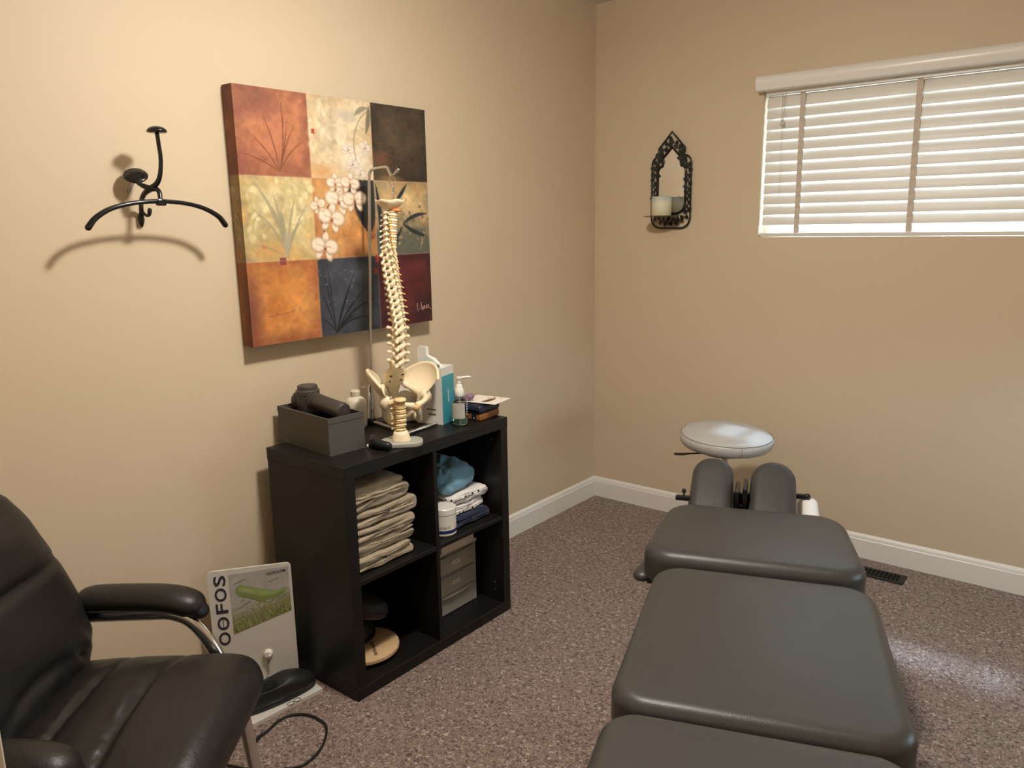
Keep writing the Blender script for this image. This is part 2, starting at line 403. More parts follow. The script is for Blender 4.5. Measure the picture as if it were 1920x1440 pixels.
sm = slat_mesh(); NS = 12; PITCH = 0.0453; ZS0 = 1.469
for i in range(NS):
    o = new_obj('slat', sm, None, bl, loc=(0, SY, ZS0+PITCH*i)); o.rotation_euler = (math.radians(random.uniform(-1.0, 1.0)), 0, 0)
bm = BM(); box2(bm, (SX0-0.004, 0.003, 1.396), (SX1+0.004, 0.040, 1.411), 0.003); obj('bottom_rail', bm, mat('white rail', (0.74, 0.71, 0.65, 1), 0.35), bl)
for x in (1.031, 1.480, 1.929):
    bm = BM(); pts = []
    z = 1.404
    top = 2.004
    N = 104
    L = []; R = []
    for i in range(N+1):
        z = 1.404+(top-1.404)*i/N; ph = ((z-ZS0)/PITCH) % 1.0
        y = SY-sw*math.cos(tilt)-0.004-0.0035*abs(math.sin(PI*ph))
        wv = 0.0115*(0.86+0.14*abs(math.sin(PI*(ph+0.5))))
        L.append(Vector((x-wv, y, z))); R.append(Vector((x+wv, y, z)))
    for i in range(N):
        v = [bm.verts.new(q) for q in (L[i], R[i], R[i+1], L[i+1])]; bm.faces.new(v)
    bmesh.ops.remove_doubles(bm, verts=bm.verts, dist=1e-6)
    o = obj('ladder_tape', bm, TAPE, bl)
    md = o.modifiers.new('thick', 'SOLIDIFY'); md.thickness = 0.0012
bm = BM()
for dx in (-0.006, 0.006): cyl(bm, (0.955+dx, -0.004, 2.0), (0.953+dx*0.5, -0.007, 1.885), 0.0013, 6)
cyl(bm, (0.953, -0.007, 1.87), (0.953, -0.006, 1.56), 0.0009, 6)
obj('lift_cord', bm, mat('cream cord', (0.50, 0.44, 0.37, 1), 0.8), bl)
bm = BM(); lathe(bm, [(0.003, 0.012), (0.006, 0.008), (0.0085, -0.008), (0.0085, -0.014), (0.003, -0.016)], 12, Matrix.Translation((0.953, -0.008, 1.878)))
obj('cord_tassel', bm, mat('clear grey plastic', (0.55, 0.52, 0.47, 1), 0.2), bl, smooth=True)

# ------------------------------------------------------------------ floor register
t = thing('floor_register', 'dark brown metal floor vent in the carpet by the back baseboard', 'vent', (1.455, -0.152, 0), (0, 0, math.radians(0.5)))
RG = mat('dark bronze metal', (0.020, 0.016, 0.014, 1), 0.45, metal=0.3)
bm = BM(); hx, hy, fr = 0.155, 0.046, 0.014
box2(bm, (-hx, -hy, 0), (hx, -hy+fr, 0.006), 0.002); box2(bm, (-hx, hy-fr, 0), (hx, hy, 0.006), 0.002); box2(bm, (-hx, -hy+fr, 0), (-hx+0.024, hy-fr, 0.006)); box2(bm, (hx-0.024, -hy+fr, 0), (hx, hy-fr, 0.006))
obj('vent_frame', bm, RG, t)
bm = BM(); box2(bm, (-hx+0.02, -hy+fr, 0.0004), (hx-0.02, hy-fr, 0.0012)); obj('vent_shade', bm, mat('black vent shade', (0.002, 0.002, 0.002, 1), 0.9), t)  # flat black sheet, the shade of the duct put into its colour
bm = BM(); box(bm, (0, 0, 0), (0.004, 2*hy-2*fr, 0.0035)); me0 = D.meshes.new('louver'); bm.to_mesh(me0); bm.free(); me0.materials.append(RG)
for i in range(16):
    new_obj('louver', me0, None, t, loc=(-hx+0.034+i*(2*hx-0.068)/15, 0, 0.0035))

# ------------------------------------------------------------------ wall mirror sconce (back wall)
t = thing('mirror_sconce', 'black iron arched mirror candle sconce with leaf filigree left of the window', 'sconce', (0.434, 0, 1.66))
def arch(scale_x, zb, zs, zw, zt, hw, yy, round_b=0.05):
    """half outline of the pointed arch: bottom, shoulder, waist, shoulder 2, apex; mirrored; returns closed loop"""
    P = [(0.0, zb)]
    for k in range(6): a_ = -PI/2+PI/2*k/5; P.append((hw-round_b+round_b*math.cos(a_), zb+round_b+round_b*math.sin(a_)))
    xi = hw*0.66; rs = hw-xi          # shoulder arc, then a notch, a small lobe and the straight run to the apex
    for k in range(6): a_ = PI/2*k/5; P.append((xi+rs*math.cos(a_), zs-rs+rs*1.15*math.sin(a_)))
    P += [(xi-0.002, zw-0.003), (xi-0.003, zw+0.006), (xi+0.001, zw+0.014), (xi+0.001, zw+0.022)]
    P += [(xi*0.55, zw+0.022+(zt-zw-0.022)*0.45), (0.0, zt)]
    loop = [(x, z) for x, z in P]+[(-x, z) for x, z in reversed(P[1:-1])]
    return [Vector((x, yy, z)) for x, z in loop]
outer = arch(1, -0.223, 0.108, 0.125, 0.222, 0.102, -0.012)
inner = arch(1, -0.155, 0.062, 0.080, 0.152, 0.074, -0.010)
bm = BM()
def closed_tube(bm, loop, r, seg=8):
    n = len(loop); rings = []
    for i, p in enumerate(loop):
        tn = (loop[(i+1) % n]-loop[i-1]).normalized(); nn = Vector((0, 1, 0)); b = tn.cross(nn).normalized()
        rings.append([bm.verts.new(p+(nn*math.cos(2*PI*k/seg)+b*math.sin(2*PI*k/seg))*r) for k in range(seg)])
    for i in range(n):
        a, b = rings[i], rings[(i+1) % n]
        for k in range(seg): bm.faces.new((a[k], a[(k+1) % seg], b[(k+1) % seg], b[k]))
closed_tube(bm, outer, 0.0040); obj('outer_frame', bm, BLACKMETAL, t, smooth=True)
bm = BM(); closed_tube(bm, inner, 0.0055); obj('inner_frame', bm, BLACKMETAL, t, smooth=True)
bm = BM(); v = [bm.verts.new(p+Vector((0, 0.003, 0))) for p in inner]; f = bm.faces.new(v); r = bmesh.ops.extrude_face_region(bm, geom=[f]); bmesh.ops.translate(bm, verts=[e for e in r['geom'] if isinstance(e, bmesh.types.BMVert)], vec=(0, 0.004, 0))
obj('mirror_glass', bm, mat('mirror', (0.86, 0.86, 0.84, 1), 0.02, metal=1.0), t)
LEAFM = mat('black green iron leaf', (0.008, 0.014, 0.011, 1), 0.35, spec=0.6)
def leaf_mesh(L=0.025, w=0.012):
    bm = BM(); rr = []
    P = [(0, 0.001), (0.15, 0.5), (0.3, 1.0), (0.42, 0.62), (0.55, 0.9), (0.75, 0.5), (1.0, 0.02)]
    top = [(L*a, w*b/1.0) for a, b in P]
    pts = [Vector((a, 0, b)) for a, b in top]+[Vector((a, 0, -b)) for a, b in reversed(top)]
    v0 = [bm.verts.new(p+Vector((0, -0.0012-0.004*(p.x/L), 0))) for p in pts]; f = bm.faces.new(v0)
    r = bmesh.ops.extrude_face_region(bm, geom=[f]); bmesh.ops.translate(bm, verts=[e for e in r['geom'] if isinstance(e, bmesh.types.BMVert)], vec=(0, 0.0016, 0))
    bmesh.ops.recalc_face_normals(bm, faces=bm.faces); me = D.meshes.new('leaf'); bm.to_mesh(me); bm.free(); me.materials.append(LEAFM); return me
lm = leaf_mesh()
bm = BM(); vine = []
mid = [(a*0.5+b*0.5) for a, b in zip(outer, inner)]; _fr = bm
closed_tube(bm, [p+Vector((0.004*math.sin(i*2.1), 0, 0.004*math.cos(i*1.7))) for i, p in enumerate(mid)], 0.0018, 6)
obj('vine', bm, BLACKMETAL, t, smooth=True)
n = len(mid)
dens = []
for i in range(n):
    a, b = mid[i], mid[(i+1) % n]; k = max(0, round((b-a).length/0.0145))
    for j in range(k): dens.append((a.lerp(b, j/max(1, k)), (b-a).normalized()))
for i, (p, d) in enumerate(dens):
    ang = math.atan2(d.z, d.x)+(1.1 if i % 2 else -1.1)+random.uniform(-0.5, 0.5)
    o = new_obj('leaf', lm, None, t, loc=p+Vector((0, -0.001, 0)), rot=(0, -ang, 0)); s = random.uniform(0.75, 1.15); o.scale = (s, 1, s)
bm = BM()
lathe(bm, [(0.001, -0.004), (0.076, -0.004), (0.085, 0.001), (0.081, 0.001), (0.074, -0.001), (0.001, -0.001)], 28, Matrix.Translation((-0.006, -0.092, -0.165)))
box2(bm, (-0.012, -0.02, -0.169), (0.012, -0.008, -0.165)); obj('candle_tray', bm, BLACKMETAL, t, auto=35)
bm = BM(); tube(bm, [(0, -0.02, -0.167), (0, -0.045, -0.19), (0, -0.03, -0.205), (0, -0.012, -0.20)], 0.004, 8); obj('tray_bracket', bm, BLACKMETAL, t, smooth=True)
CANDLE = D.materials.new('blue white candle wax'); CANDLE.use_nodes = True
_n = CANDLE.node_tree.nodes; _l = CANDLE.node_tree.links; _b = _n['Principled BSDF']; _b.inputs['Roughness'].default_value = 0.5
_t = _n.new('ShaderNodeTexCoord'); _s = _n.new('ShaderNodeSeparateXYZ'); _nz = _n.new('ShaderNodeTexNoise'); _nz.inputs['Scale'].default_value = 30
_m = _n.new('ShaderNodeMath'); _m.operation = 'MULTIPLY_ADD'; _m.inputs[1].default_value = 0.02
_r = _n.new('ShaderNodeValToRGB'); _r.color_ramp.elements[0].position = 0.015; _r.color_ramp.elements[0].color = rgb(215, 205, 165); _r.color_ramp.elements[1].position = 0.105; _r.color_ramp.elements[1].color = rgb(150, 165, 165)
_e = _r.color_ramp.elements.new(0.07); _e.color = rgb(212, 210, 190)
_l.new(_t.outputs['Object'], _s.inputs[0]); _l.new(_t.outputs['Object'], _nz.inputs['Vector']); _l.new(_nz.outputs[0], _m.inputs[0]); _l.new(_s.outputs['Z'], _m.inputs[2]); _l.new(_m.outputs[0], _r.inputs[0]); _l.new(_r.outputs[0], _b.inputs['Base Color'])
t = thing('pillar_candle', 'round pillar candle with a bluish top on the sconce tray', 'candle', (0.428, -0.092, 1.4965))
bm = BM(); lathe(bm, [(0.001, 0), (0.0455, 0.0), (0.0465, 0.003), (0.0465, 0.084), (0.044, 0.088), (0.034, 0.0875), (0.012, 0.083), (0.001, 0.082)], 36); obj('wax', bm, CANDLE, t, auto=40)
bm = BM(); cyl(bm, (0, 0, 0.080), (0.001, 0, 0.096), 0.0012, 6); obj('wick', bm, BLACKPLASTIC, t)

# ------------------------------------------------------------------ valet coat hook (left wall)
t = thing('coat_hook', 'black metal valet coat hook with a curved hanger bar on the left wall', 'coat hook', (0, -2.38, 1.55))
def hk(x, y, z): return (x, y+2.38, z-1.55)
def hkn(x, y, z):     # outer arm and hanger bar, set a little closer to the wall
    k = min(0.036, max(0, (x-0.09)*0.55))/2.08; return hk(x-k*2.08, y+(y+3.483)*k, z+(z-1.4686)*k)
bm = BM()
tube(bm, [hk(0.006, -2.372, 1.49), hk(0.012, -2.371, 1.515), hk(0.028, -2.378, 1.535), hk(0.05, -2.386, 1.552), hk(0.072, -2.386, 1.57), hk(0.09, -2.377, 1.582), hk(0.108, -2.366, 1.597), hk(0.120, -2.361, 1.622), hk(0.1245, -2.358, 1.66), hk(0.125, -2.360, 1.70), hk(0.125, -2.3615, 1.728)],
     [0.006, 0.0065, 0.0065, 0.0065, 0.007, 0.0085, 0.007, 0.006, 0.0055, 0.0055, 0.0055], 12)
obj('upper_arm', bm, BLACKMETAL, t, smooth=True)
bm = BM()
tube(bm, [hk(0.055, -2.396, 1.603), hk(0.072, -2.392, 1.592), hk(0.09, -2.380, 1.583), hkn(0.115, -2.375, 1.580), hkn(0.140, -2.380, 1.570), hkn(0.155, -2.387, 1.552), hkn(0.16, -2.389, 1.542)],
     [0.007, 0.0065, 0.0085, 0.007, 0.0065, 0.006, 0.006], 12)
obj('lower_arm', bm, BLACKMETAL, t, smooth=True)
bm = BM(); lathe(bm, [(0.001, -0.004), (0.024, -0.004), (0.0265, -0.001), (0.024, 0.0045), (0.0175, 0.010), (0.009, 0.0125), (0.001, 0.013)], 24, Matrix.Translation(hk(0.125, -2.3615, 1.731)))
obj('hat_knob', bm, BLACKMETAL, t, smooth=True)
bm = BM(); mx = Matrix.Translation(hk(0.044, -2.392, 1.614)) @ Euler((0, math.radians(48), math.radians(-28))).to_matrix().to_4x4()
lathe(bm, [(0.001, -0.012), (0.008, -0.010), (0.014, -0.004), (0.026, 0.003), (0.0285, 0.006), (0.026, 0.009), (0.012, 0.011), (0.001, 0.011)], 28, mx, sy=1.12)
obj('coat_knob', bm, BLACKMETAL, t, smooth=True)
bm = BM(); tube(bm, [hk(0.006, -2.398, 1.575), hk(0.02, -2.397, 1.59), hk(0.042, -2.396, 1.606)], [0.005, 0.005, 0.006], 10); obj('wall_stem', bm, STEEL, t, smooth=True)
bm = BM()
barp = [(0.150, -2.580, 1.480), (0.154, -2.560, 1.504), (0.158, -2.520, 1.527), (0.160, -2.46, 1.541), (0.160, -2.389, 1.546), (0.158, -2.318, 1.541), (0.154, -2.262, 1.528), (0.150, -2.218, 1.506), (0.146, -2.196, 1.482)]
tube(bm, [hkn(*q) for q in barp], [0.0085, 0.0075, 0.0065, 0.006, 0.006, 0.006, 0.0065, 0.0075, 0.0085], 12, roundcap=True)
obj('hanger_bar', bm, BLACKMETAL, t, smooth=True)
bm = BM(); box(bm, hkn(0.160, -2.389, 1.543), (0.016, 0.026, 0.018), None, 0.004); obj('bar_clip', bm, BLACKMETAL, t, auto=40)
bm = BM(); tube(bm, [hk(0.022, -2.374, 1.523), hk(0.034, -2.370, 1.512), hk(0.044, -2.366, 1.513), hk(0.047, -2.364, 1.526)], [0.004, 0.0042, 0.005, 0.006], 10, roundcap=True); obj('small_hook', bm, BLACKMETAL, t, smooth=True)
bm = BM(); lathe(bm, [(0.001, -0.024), (0.006, -0.014), (0.0095, 0.0), (0.007, 0.013), (0.003, 0.02)], 14, Matrix.Translation(hk(0.0075, -2.371, 1.502)), sy=1.0)
for v in bm.verts: v.co.x = (v.co.x-0.0075)*0.62+0.0075
obj('wall_plate', bm, BLACKMETAL, t, smooth=True)

# ------------------------------------------------------------------ canvas painting (left wall)
def noise2(h, w, base, octs=4, seed=0):
    r = np.random.default_rng(seed); out = np.zeros((h, w)); amp = 1.0; tot = 0
    for o in range(octs):
        n = base*2**o; g = r.standard_normal((n+2, n+2))
        y = np.linspace(0, n, h); x = np.linspace(0, n, w); yi = y.astype(int); xi = x.astype(int); fy = (y-yi)[:, None]; fx = (x-xi)[None, :]
        fy = fy*fy*(3-2*fy); fx = fx*fx*(3-2*fx)
        a = g[np.ix_(yi, xi)]; b = g[np.ix_(yi, xi+1)]; c = g[np.ix_(yi+1, xi)]; d = g[np.ix_(yi+1, xi+1)]
        out += amp*((a*(1-fx)+b*fx)*(1-fy)+(c*(1-fx)+d*fx)*fy); tot += amp; amp *= 0.55
    return out/tot
class Paint:
    def __init__(s, h, w): s.h, s.w = h, w; s.a = np.zeros((h, w, 3)); s.Y, s.X = np.mgrid[0:h, 0:w]; s.X = s.X/(w-1); s.Y = s.Y/(h-1)
    def blend(s, mask, col, al=1.0):
        m = np.clip(mask, 0, 1)[..., None]*al; s.a = s.a*(1-m)+np.asarray(col, float)*m
    def blob(s, cx, cy, rx, ry, col, al=1.0, rot=0.0, soft=0.3):
        c, q = math.cos(rot), math.sin(rot); dx = s.X-cx; dy = s.Y-cy; u = (dx*c+dy*q)/rx; v = (-dx*q+dy*c)/ry
        s.blend((1-np.sqrt(u*u+v*v))/soft, col, al)
    def stroke(s, pts, w, col, al=1.0, soft=0.5):
        P = [np.array(p) for p in cr(pts, 8)] if len(pts) > 2 else [np.array(p, float) for p in pts]
        dmin = np.full((s.h, s.w), 9.0); wl = w if hasattr(w, '__len__') else (w, w)
        for i, (a, b) in enumerate(zip(P[:-1], P[1:])):
            d = b-a; L = d@d+1e-9; tt = np.clip(((s.X-a[0])*d[0]+(s.Y-a[1])*d[1])/L, 0, 1)
            ww = wl[0]+(wl[1]-wl[0])*(i+tt)/(len(P)-1); ww = np.maximum(ww, 5e-4)
            dmin = np.minimum(dmin, np.hypot(s.X-a[0]-d[0]*tt, s.Y-a[1]-d[1]*tt)/ww)
        s.blend((1-dmin)/soft, col, al)
    def leaf(s, p0, p1, bend, w, col, al=1.0):
        p0 = np.array(p0); p1 = np.array(p1); d = p1-p0; nrm = np.array((-d[1], d[0])); m = (p0+p1)/2+nrm*bend
        P = [np.array((1-t)**2*p0+2*t*(1-t)*m+t*t*p1) for t in np.linspace(0, 1, 13)]
        dm = np.full((s.h, s.w), 9.0)
        for i, (a, b) in enumerate(zip(P[:-1], P[1:])):
            e = b-a; L = e@e+1e-9; tt = np.clip(((s.X-a[0])*e[0]+(s.Y-a[1])*e[1])/L, 0, 1); u = (i+tt)/12
            ww = w*np.maximum(0.08, np.sin(PI*np.clip(u*0.9+0.08, 0, 1)))
            dm = np.minimum(dm, np.hypot(s.X-a[0]-e[0]*tt, s.Y-a[1]-e[1]*tt)/ww)
        s.blend((1-dm)/0.4, col, al)
NP = 300
p = Paint(NP, NP)
cells = [[((156, 90, 66), (192, 122, 80), (108, 62, 52)), ((196, 174, 138), (226, 212, 178), (176, 140, 98)), ((66, 54, 42), (88, 74, 56), (36, 32, 28))],
         [((178, 156, 104), (216, 200, 150), (190, 146, 78)), ((186, 124, 66), (214, 158, 92), (136, 78, 48)), ((192, 152, 96), (206, 172, 118), (96, 98, 84))],
         [((188, 112, 50), (206, 138, 70), (122, 62, 46)), ((56, 60, 68), (76, 80, 90), (36, 40, 48)), ((76, 26, 32), (102, 40, 40), (42, 24, 28))]]
n1 = noise2(NP, NP, 7, 5, 1); n2 = noise2(NP, NP, 14, 4, 2); n3 = noise2(NP, NP, 60, 2, 3)
ci = np.minimum((p.X*3).astype(int), 2); ri = np.minimum((p.Y*3).astype(int), 2)
lx = p.X*3-ci; ly = p.Y*3-ri
for r_ in range(3):
    for c_ in range(3):
        b0, b1, b2 = [np.array(q, float) for q in cells[r_][c_]]
        m = (ri == r_) & (ci == c_)
        w1 = np.clip(0.5+0.9*n1, 0, 1)[..., None]; edge = np.clip(1.2-6*np.minimum(np.minimum(lx, 1-lx), np.minimum(ly, 1-ly)), 0, 1)[..., None]*np.clip(0.6+n2, 0, 1)[..., None]
        cc = (b0*(1-w1)+b1*w1)*(1-0.55*edge)+b2*0.55*edge
        cc = cc*(1+0.10*n2[..., None]+0.05*n3[..., None])
        p.a[m] = cc[m]
def cell(c, r, x, y): return ((c+x)/3, (r+y)/3)
# row 1: rust panel with thin reeds, pale panel with blossoms, dark panel
p.blob(0.10, 0.05, 0.14, 0.10, (108, 62, 60), 0.6, soft=1); p.blob(0.20, 0.2, 0.12, 0.12, (196, 122, 86), 0.5, soft=1)
for q, bnd in (((0.62, 0.05), 0.10), ((0.82, 0.35), -0.08), ((0.95, 0.55), -0.16), ((0.70, 0.30), 0.05), ((0.15, 0.50), 0.12), ((0.05, 0.75), 0.1), ((0.35, 0.25), 0.08)):
    p.leaf(cell(0, 0, 0.55, 0.95), cell(0, 0, *q), bnd, 0.0035, (112, 62, 44), 0.75)
for i in range(22):
    x, y = rng.uniform(0.02, 0.5), rng.uniform(0.05, 0.75); p.blob(*cell(1, 0, x, y), rng.uniform(0.012, 0.034), rng.uniform(0.010, 0.024), (234, 224, 192), rng.uniform(0.25, 0.6), rng.uniform(0, 3), 0.9)
p.blob(*cell(1, 0, 0.55, 0.2), 0.10, 0.035, (170, 156, 146), 0.6, 0.1, 0.9); p.blob(*cell(1, 0, 0.15, 0.92), 0.09, 0.05, (206, 146, 84), 0.75, 0, 0.9)
p.blob(*cell(1, 0, 0.75, 0.75), 0.11, 0.07, (206, 196, 184), 0.6, 0, 0.9)
p.stroke([cell(1, 0, 0.97, 0.1), cell(1, 0, 0.80, 0.25), cell(1, 0, 0.70, 0.5), cell(1, 0, 0.72, 0.75)], 0.003, (126, 112, 96), 0.8)
p.leaf(cell(1, 0, 0.95, 0.08), cell(1, 0, 0.72, 0.20), 0.2, 0.014, (138, 130, 108), 0.9); p.leaf(cell(1, 0, 0.97, 0.06), cell(1, 0, 0.90, 0.42), -0.1, 0.016, (108, 106, 84), 0.9)
def orchid(cx, cy, s, col, shade, al=1.0, rot=0.0):
    for k, (dx, dy, rx, ry, rr) in enumerate(((0, -0.8, 0.42, 0.62, 0), (-0.55, 0.75, 0.40, 0.62, 0.45), (0.55, 0.75, 0.40, 0.62, -0.45), (-0.74, -0.05, 0.90, 0.76, 0), (0.74, -0.05, 0.90, 0.76, 0))):
        c, q = math.cos(rot), math.sin(rot); ax = cx+s*(dx*c-dy*q); ay = cy+s*(dx*q+dy*c)
        p.blob(ax, ay, s*rx*1.06, s*ry*1.06, shade, al*0.8, rr+rot, 0.15); p.blob(ax-s*0.04, ay-s*0.05, s*rx*0.95, s*ry*0.95, col, al, rr+rot, 0.35)
        for a in (-0.3, 0, 0.3): p.stroke([(cx, cy), (ax+s*a*rx, ay+s*a*ry*0.5)], 0.0016, shade, al*0.5)
    p.blob(cx, cy+s*0.18, s*0.20, s*0.26, (146, 72, 52), al, 0, 0.5); p.blob(cx, cy+s*0.06, s*0.10, s*0.08, (224, 186, 130), al, 0, 0.6)
for q in ((0.60, 0.62), (0.88, 0.58), (0.66, 0.80), (0.78, 0.92)): orchid(*cell(1, 0, *q), 0.022, (224, 214, 200), (178, 160, 142), 0.75, 0.3)
p.blob(*cell(2, 0, 0.15, 0.72), 0.07, 0.05, (116, 66, 44), 0.8, 0, 0.9)
for i in range(14): p.stroke([cell(2, 0, rng.uniform(0.02, 0.5), rng.uniform(0.5, 0.98)), cell(2, 0, rng.uniform(0.02, 0.6), rng.uniform(0.5, 0.98))], 0.002, (136, 88, 62), 0.4)
p.blob(*cell(2, 0, 0.3, 0.97), 0.1, 0.02, (166, 126, 76), 0.7, 0, 0.9)
# row 2: reeds with blossoms, orchid panel, leaves over teal
for i in range(46):
    x, y = rng.uniform(0.05, 0.98), rng.uniform(0.03, 0.72); p.blob(*cell(0, 1, x, y), rng.uniform(0.010, 0.032), rng.uniform(0.008, 0.022), (232, 220, 168) if i % 3 else (196, 178, 110), rng.uniform(0.25, 0.75), rng.uniform(0, 3), 0.6)
p.blob(*cell(0, 1, 0.4, 0.88), 0.15, 0.05, (204, 146, 76), 0.7, 0, 0.9)
for q, bnd, w in (((0.20, 0.10), 0.15, 0.012), ((0.42, 0.18), 0.06, 0.010), ((0.52, 0.35), 0.0, 0.011), ((0.92, 0.30), -0.10, 0.006), ((0.75, 0.20), -0.08, 0.007), ((0.85, 0.50), -0.25, 0.008), ((0.08, 0.35), 0.2, 0.006), ((0.05, 0.80), 0.15, 0.004)):
    p.leaf(cell(0, 1, 0.58, 0.97), cell(0, 1, *q), bnd, w, (146, 140, 112), 0.72)
p.blob(*cell(0, 1, 0.58, 0.80), 0.022, 0.075, (172, 162, 136), 0.6, 0.1, 0.6)
_keep = p.a.copy()
p.leaf(cell(1, 1, 0.70, -0.15), cell(1, 1, 0.84, 0.66), 0.06, 0.050, (38, 38, 40), 1.0); p.leaf(cell(1, 1, 0.90, -0.15), cell(1, 1, 0.93, 0.66), 0.02, 0.055, (44, 46, 48), 1.0); p.leaf(cell(1, 1, 0.52, 0.0), cell(1, 1, 0.60, 0.35), -0.1, 0.016, (36, 36, 38), 1.0)
_out = ~((ri == 1) & (ci == 1)); p.a[_out] = _keep[_out]
p.stroke([cell(1, 1, 0.02, 0.9), cell(1, 1, 0.14, 0.65), cell(1, 1, 0.10, 0.50), cell(1, 1, 0.22, 0.35), cell(1, 1, 0.40, 0.08)], 0.004, (70, 42, 32), 0.9)
p.stroke([cell(1, 1, 0.98, 0.58), cell(1, 1, 0.90, 0.68), cell(1, 1, 0.93, 0.76), cell(1, 1, 0.97, 0.72)], 0.003, (96, 44, 30), 0.9)
for x, y, s in ((0.40, 0.27, 0.047), (0.66, 0.25, 0.042), (0.27, 0.49, 0.046), (0.14, 0.85, 0.046), (0.36, 0.05, 0.030), (0.60, 0.05, 0.034), (0.07, 0.33, 0.026)): orchid(*cell(1, 1, x, y), s, (232, 214, 190), (176, 140, 110), 1.0, rng.uniform(-0.3, 0.3))
tm = ((ri == 1) & (ci == 2)); low = np.clip((ly-0.42)*4+n2*0.8, 0, 1)*tm; p.blend(low, (84, 88, 78), 0.9)
for i in range(46): p.blob(*cell(2, 1, rng.uniform(0.2, 0.98), rng.uniform(0.3, 0.9)), rng.uniform(0.006, 0.014), rng.uniform(0.005, 0.01), (188, 156, 96) if i % 2 else (66, 72, 68), rng.uniform(0.4, 0.85), rng.uniform(0, 3), 0.6)
for a, b, bnd, w in (((0.08, 0.95), (0.02, 0.02), 0.08, 0.016), ((0.35, 0.30), (0.60, 0.02), 0.05, 0.012), ((0.50, 0.58), (0.99, 0.44), -0.18, 0.011), ((0.50, 0.58), (0.96, 0.76), 0.10, 0.012), ((0.10, 0.98), (0.50, 0.60), 0.1, 0.013), ((0.12, 1.0), (0.42, 0.80), -0.1, 0.012)):
    p.leaf(cell(2, 1, *a), cell(2, 1, *b), bnd, w, (38, 44, 50), 0.95)
p.stroke([cell(2, 1, 0.99, 0.6), cell(2, 1, 0.80, 0.95)], 0.003, (170, 150, 120), 0.6)
# row 3
p.blob(*cell(0, 2, 0.02, 0.6), 0.07, 0.25, (112, 56, 50), 0.75, 0, 0.9); p.blob(*cell(0, 2, 0.5, 1.0), 0.2, 0.05, (136, 70, 46), 0.6, 0, 0.9); p.blob(*cell(0, 2, 0.55, 0.35), 0.1, 0.08, (214, 142, 66), 0.6, 0, 1)
p.stroke([cell(0, 2, 0.25, 0.66), cell(0, 2, 0.5, 0.64), cell(0, 2, 0.62, 0.62)], 0.002, (120, 66, 40), 0.7)
for q, bnd, w in (((0.05, 0.02), 0.02, 0.003), ((0.15, 0.05), 0.0, 0.003), ((0.60, 0.15), -0.02, 0.0035), ((0.50, 0.35), -0.05, 0.006), ((0.98, 0.58), -0.22, 0.007), ((0.80, 0.40), -0.12, 0.006), ((0.62, 0.75), -0.2, 0.008), ((0.92, 0.85), -0.3, 0.006), ((0.02, 0.40), 0.05, 0.004), ((0.0, 0.75), 0.15, 0.004)):
    p.leaf(cell(1, 2, 0.24, 0.98), cell(1, 2, *q), bnd, w, (28, 30, 34), 0.9)
for i in range(14): p.blob(*cell(1, 2, rng.choice((rng.uniform(0.4, 0.62), rng.uniform(0, 0.15))), rng.uniform(0.1, 0.6)), 0.005, 0.004, (150, 152, 156), 0.6, 0, 0.6)
p.blob(*cell(2, 2, 0.6, 0.2), 0.12, 0.07, (118, 46, 44), 0.6, 0, 1); p.blob(*cell(2, 2, 0.9, 0.8), 0.14, 0.14, (44, 26, 30), 0.7, 0, 1)
for (x0, y0, w_, h_, c) in ((0.345, 0.135, 0.017, 0.020, (178, 56, 42)), (0.152, 0.655, 0.030, 0.030, (128, 56, 58)), (0.655, 0.662, 0.018, 0.036, (166, 40, 36)), (0.640, 0.722, 0.020, 0.026, (176, 46, 40)), (0.075, 0.60, 0.02, 0.018, (190, 118, 84))):
    p.blend(((p.X > x0) & (p.X < x0+w_) & (p.Y > y0) & (p.Y < y0+h_)).astype(float), c, 0.9)
for k in (1/3, 2/3):
    p.blend((1-np.abs(p.X-k)/0.004), (196, 150, 120), 0.45); p.blend((1-np.abs(p.Y-k)/0.004), (196, 150, 120), 0.45)
_l0 = p.a.mean(-1, keepdims=True); p.a = (p.a*0.88+_l0*0.12)*1.03
PAINT = mat_vcol('painted canvas', 0.5, 0.35, 0.15, 700)
PY0, PY1, PZ0, PZ1, PD = -2.080, -1.270, 1.101, 1.896, 0.056
t = thing('canvas_painting', 'square stretched canvas of nine warm and dark floral panels above the bookcase', 'painting', (0, (PY0+PY1)/2, (PZ0+PZ1)/2))
hw, hh = (PY1-PY0)/2, (PZ1-PZ0)/2
vgrid('painted_front', NP-1, NP-1, lambda s, q: (np.full_like(s, PD), -hw+2*hw*s, hh-2*hh*q), p.a, PAINT, t)
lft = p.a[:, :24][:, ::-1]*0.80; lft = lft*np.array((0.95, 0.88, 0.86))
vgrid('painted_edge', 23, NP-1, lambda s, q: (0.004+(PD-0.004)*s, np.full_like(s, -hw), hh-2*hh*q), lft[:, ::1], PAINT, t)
bm = BM(); box2(bm, (0.004, -hw+0.0006, -hh), (PD-0.0006, hw, hh)); obj('canvas_body', bm, mat('dark canvas edge', (0.030, 0.016, 0.012, 1), 0.7), t)
bm = BM()   # the handwritten signature, lower right corner
def sig(pts, w=0.0016): tube(bm, [(PD+0.0006, hw-0.082+x*0.075, -hh+0.040+y*0.036) for x, y in pts], w*0.62, 5, 4)
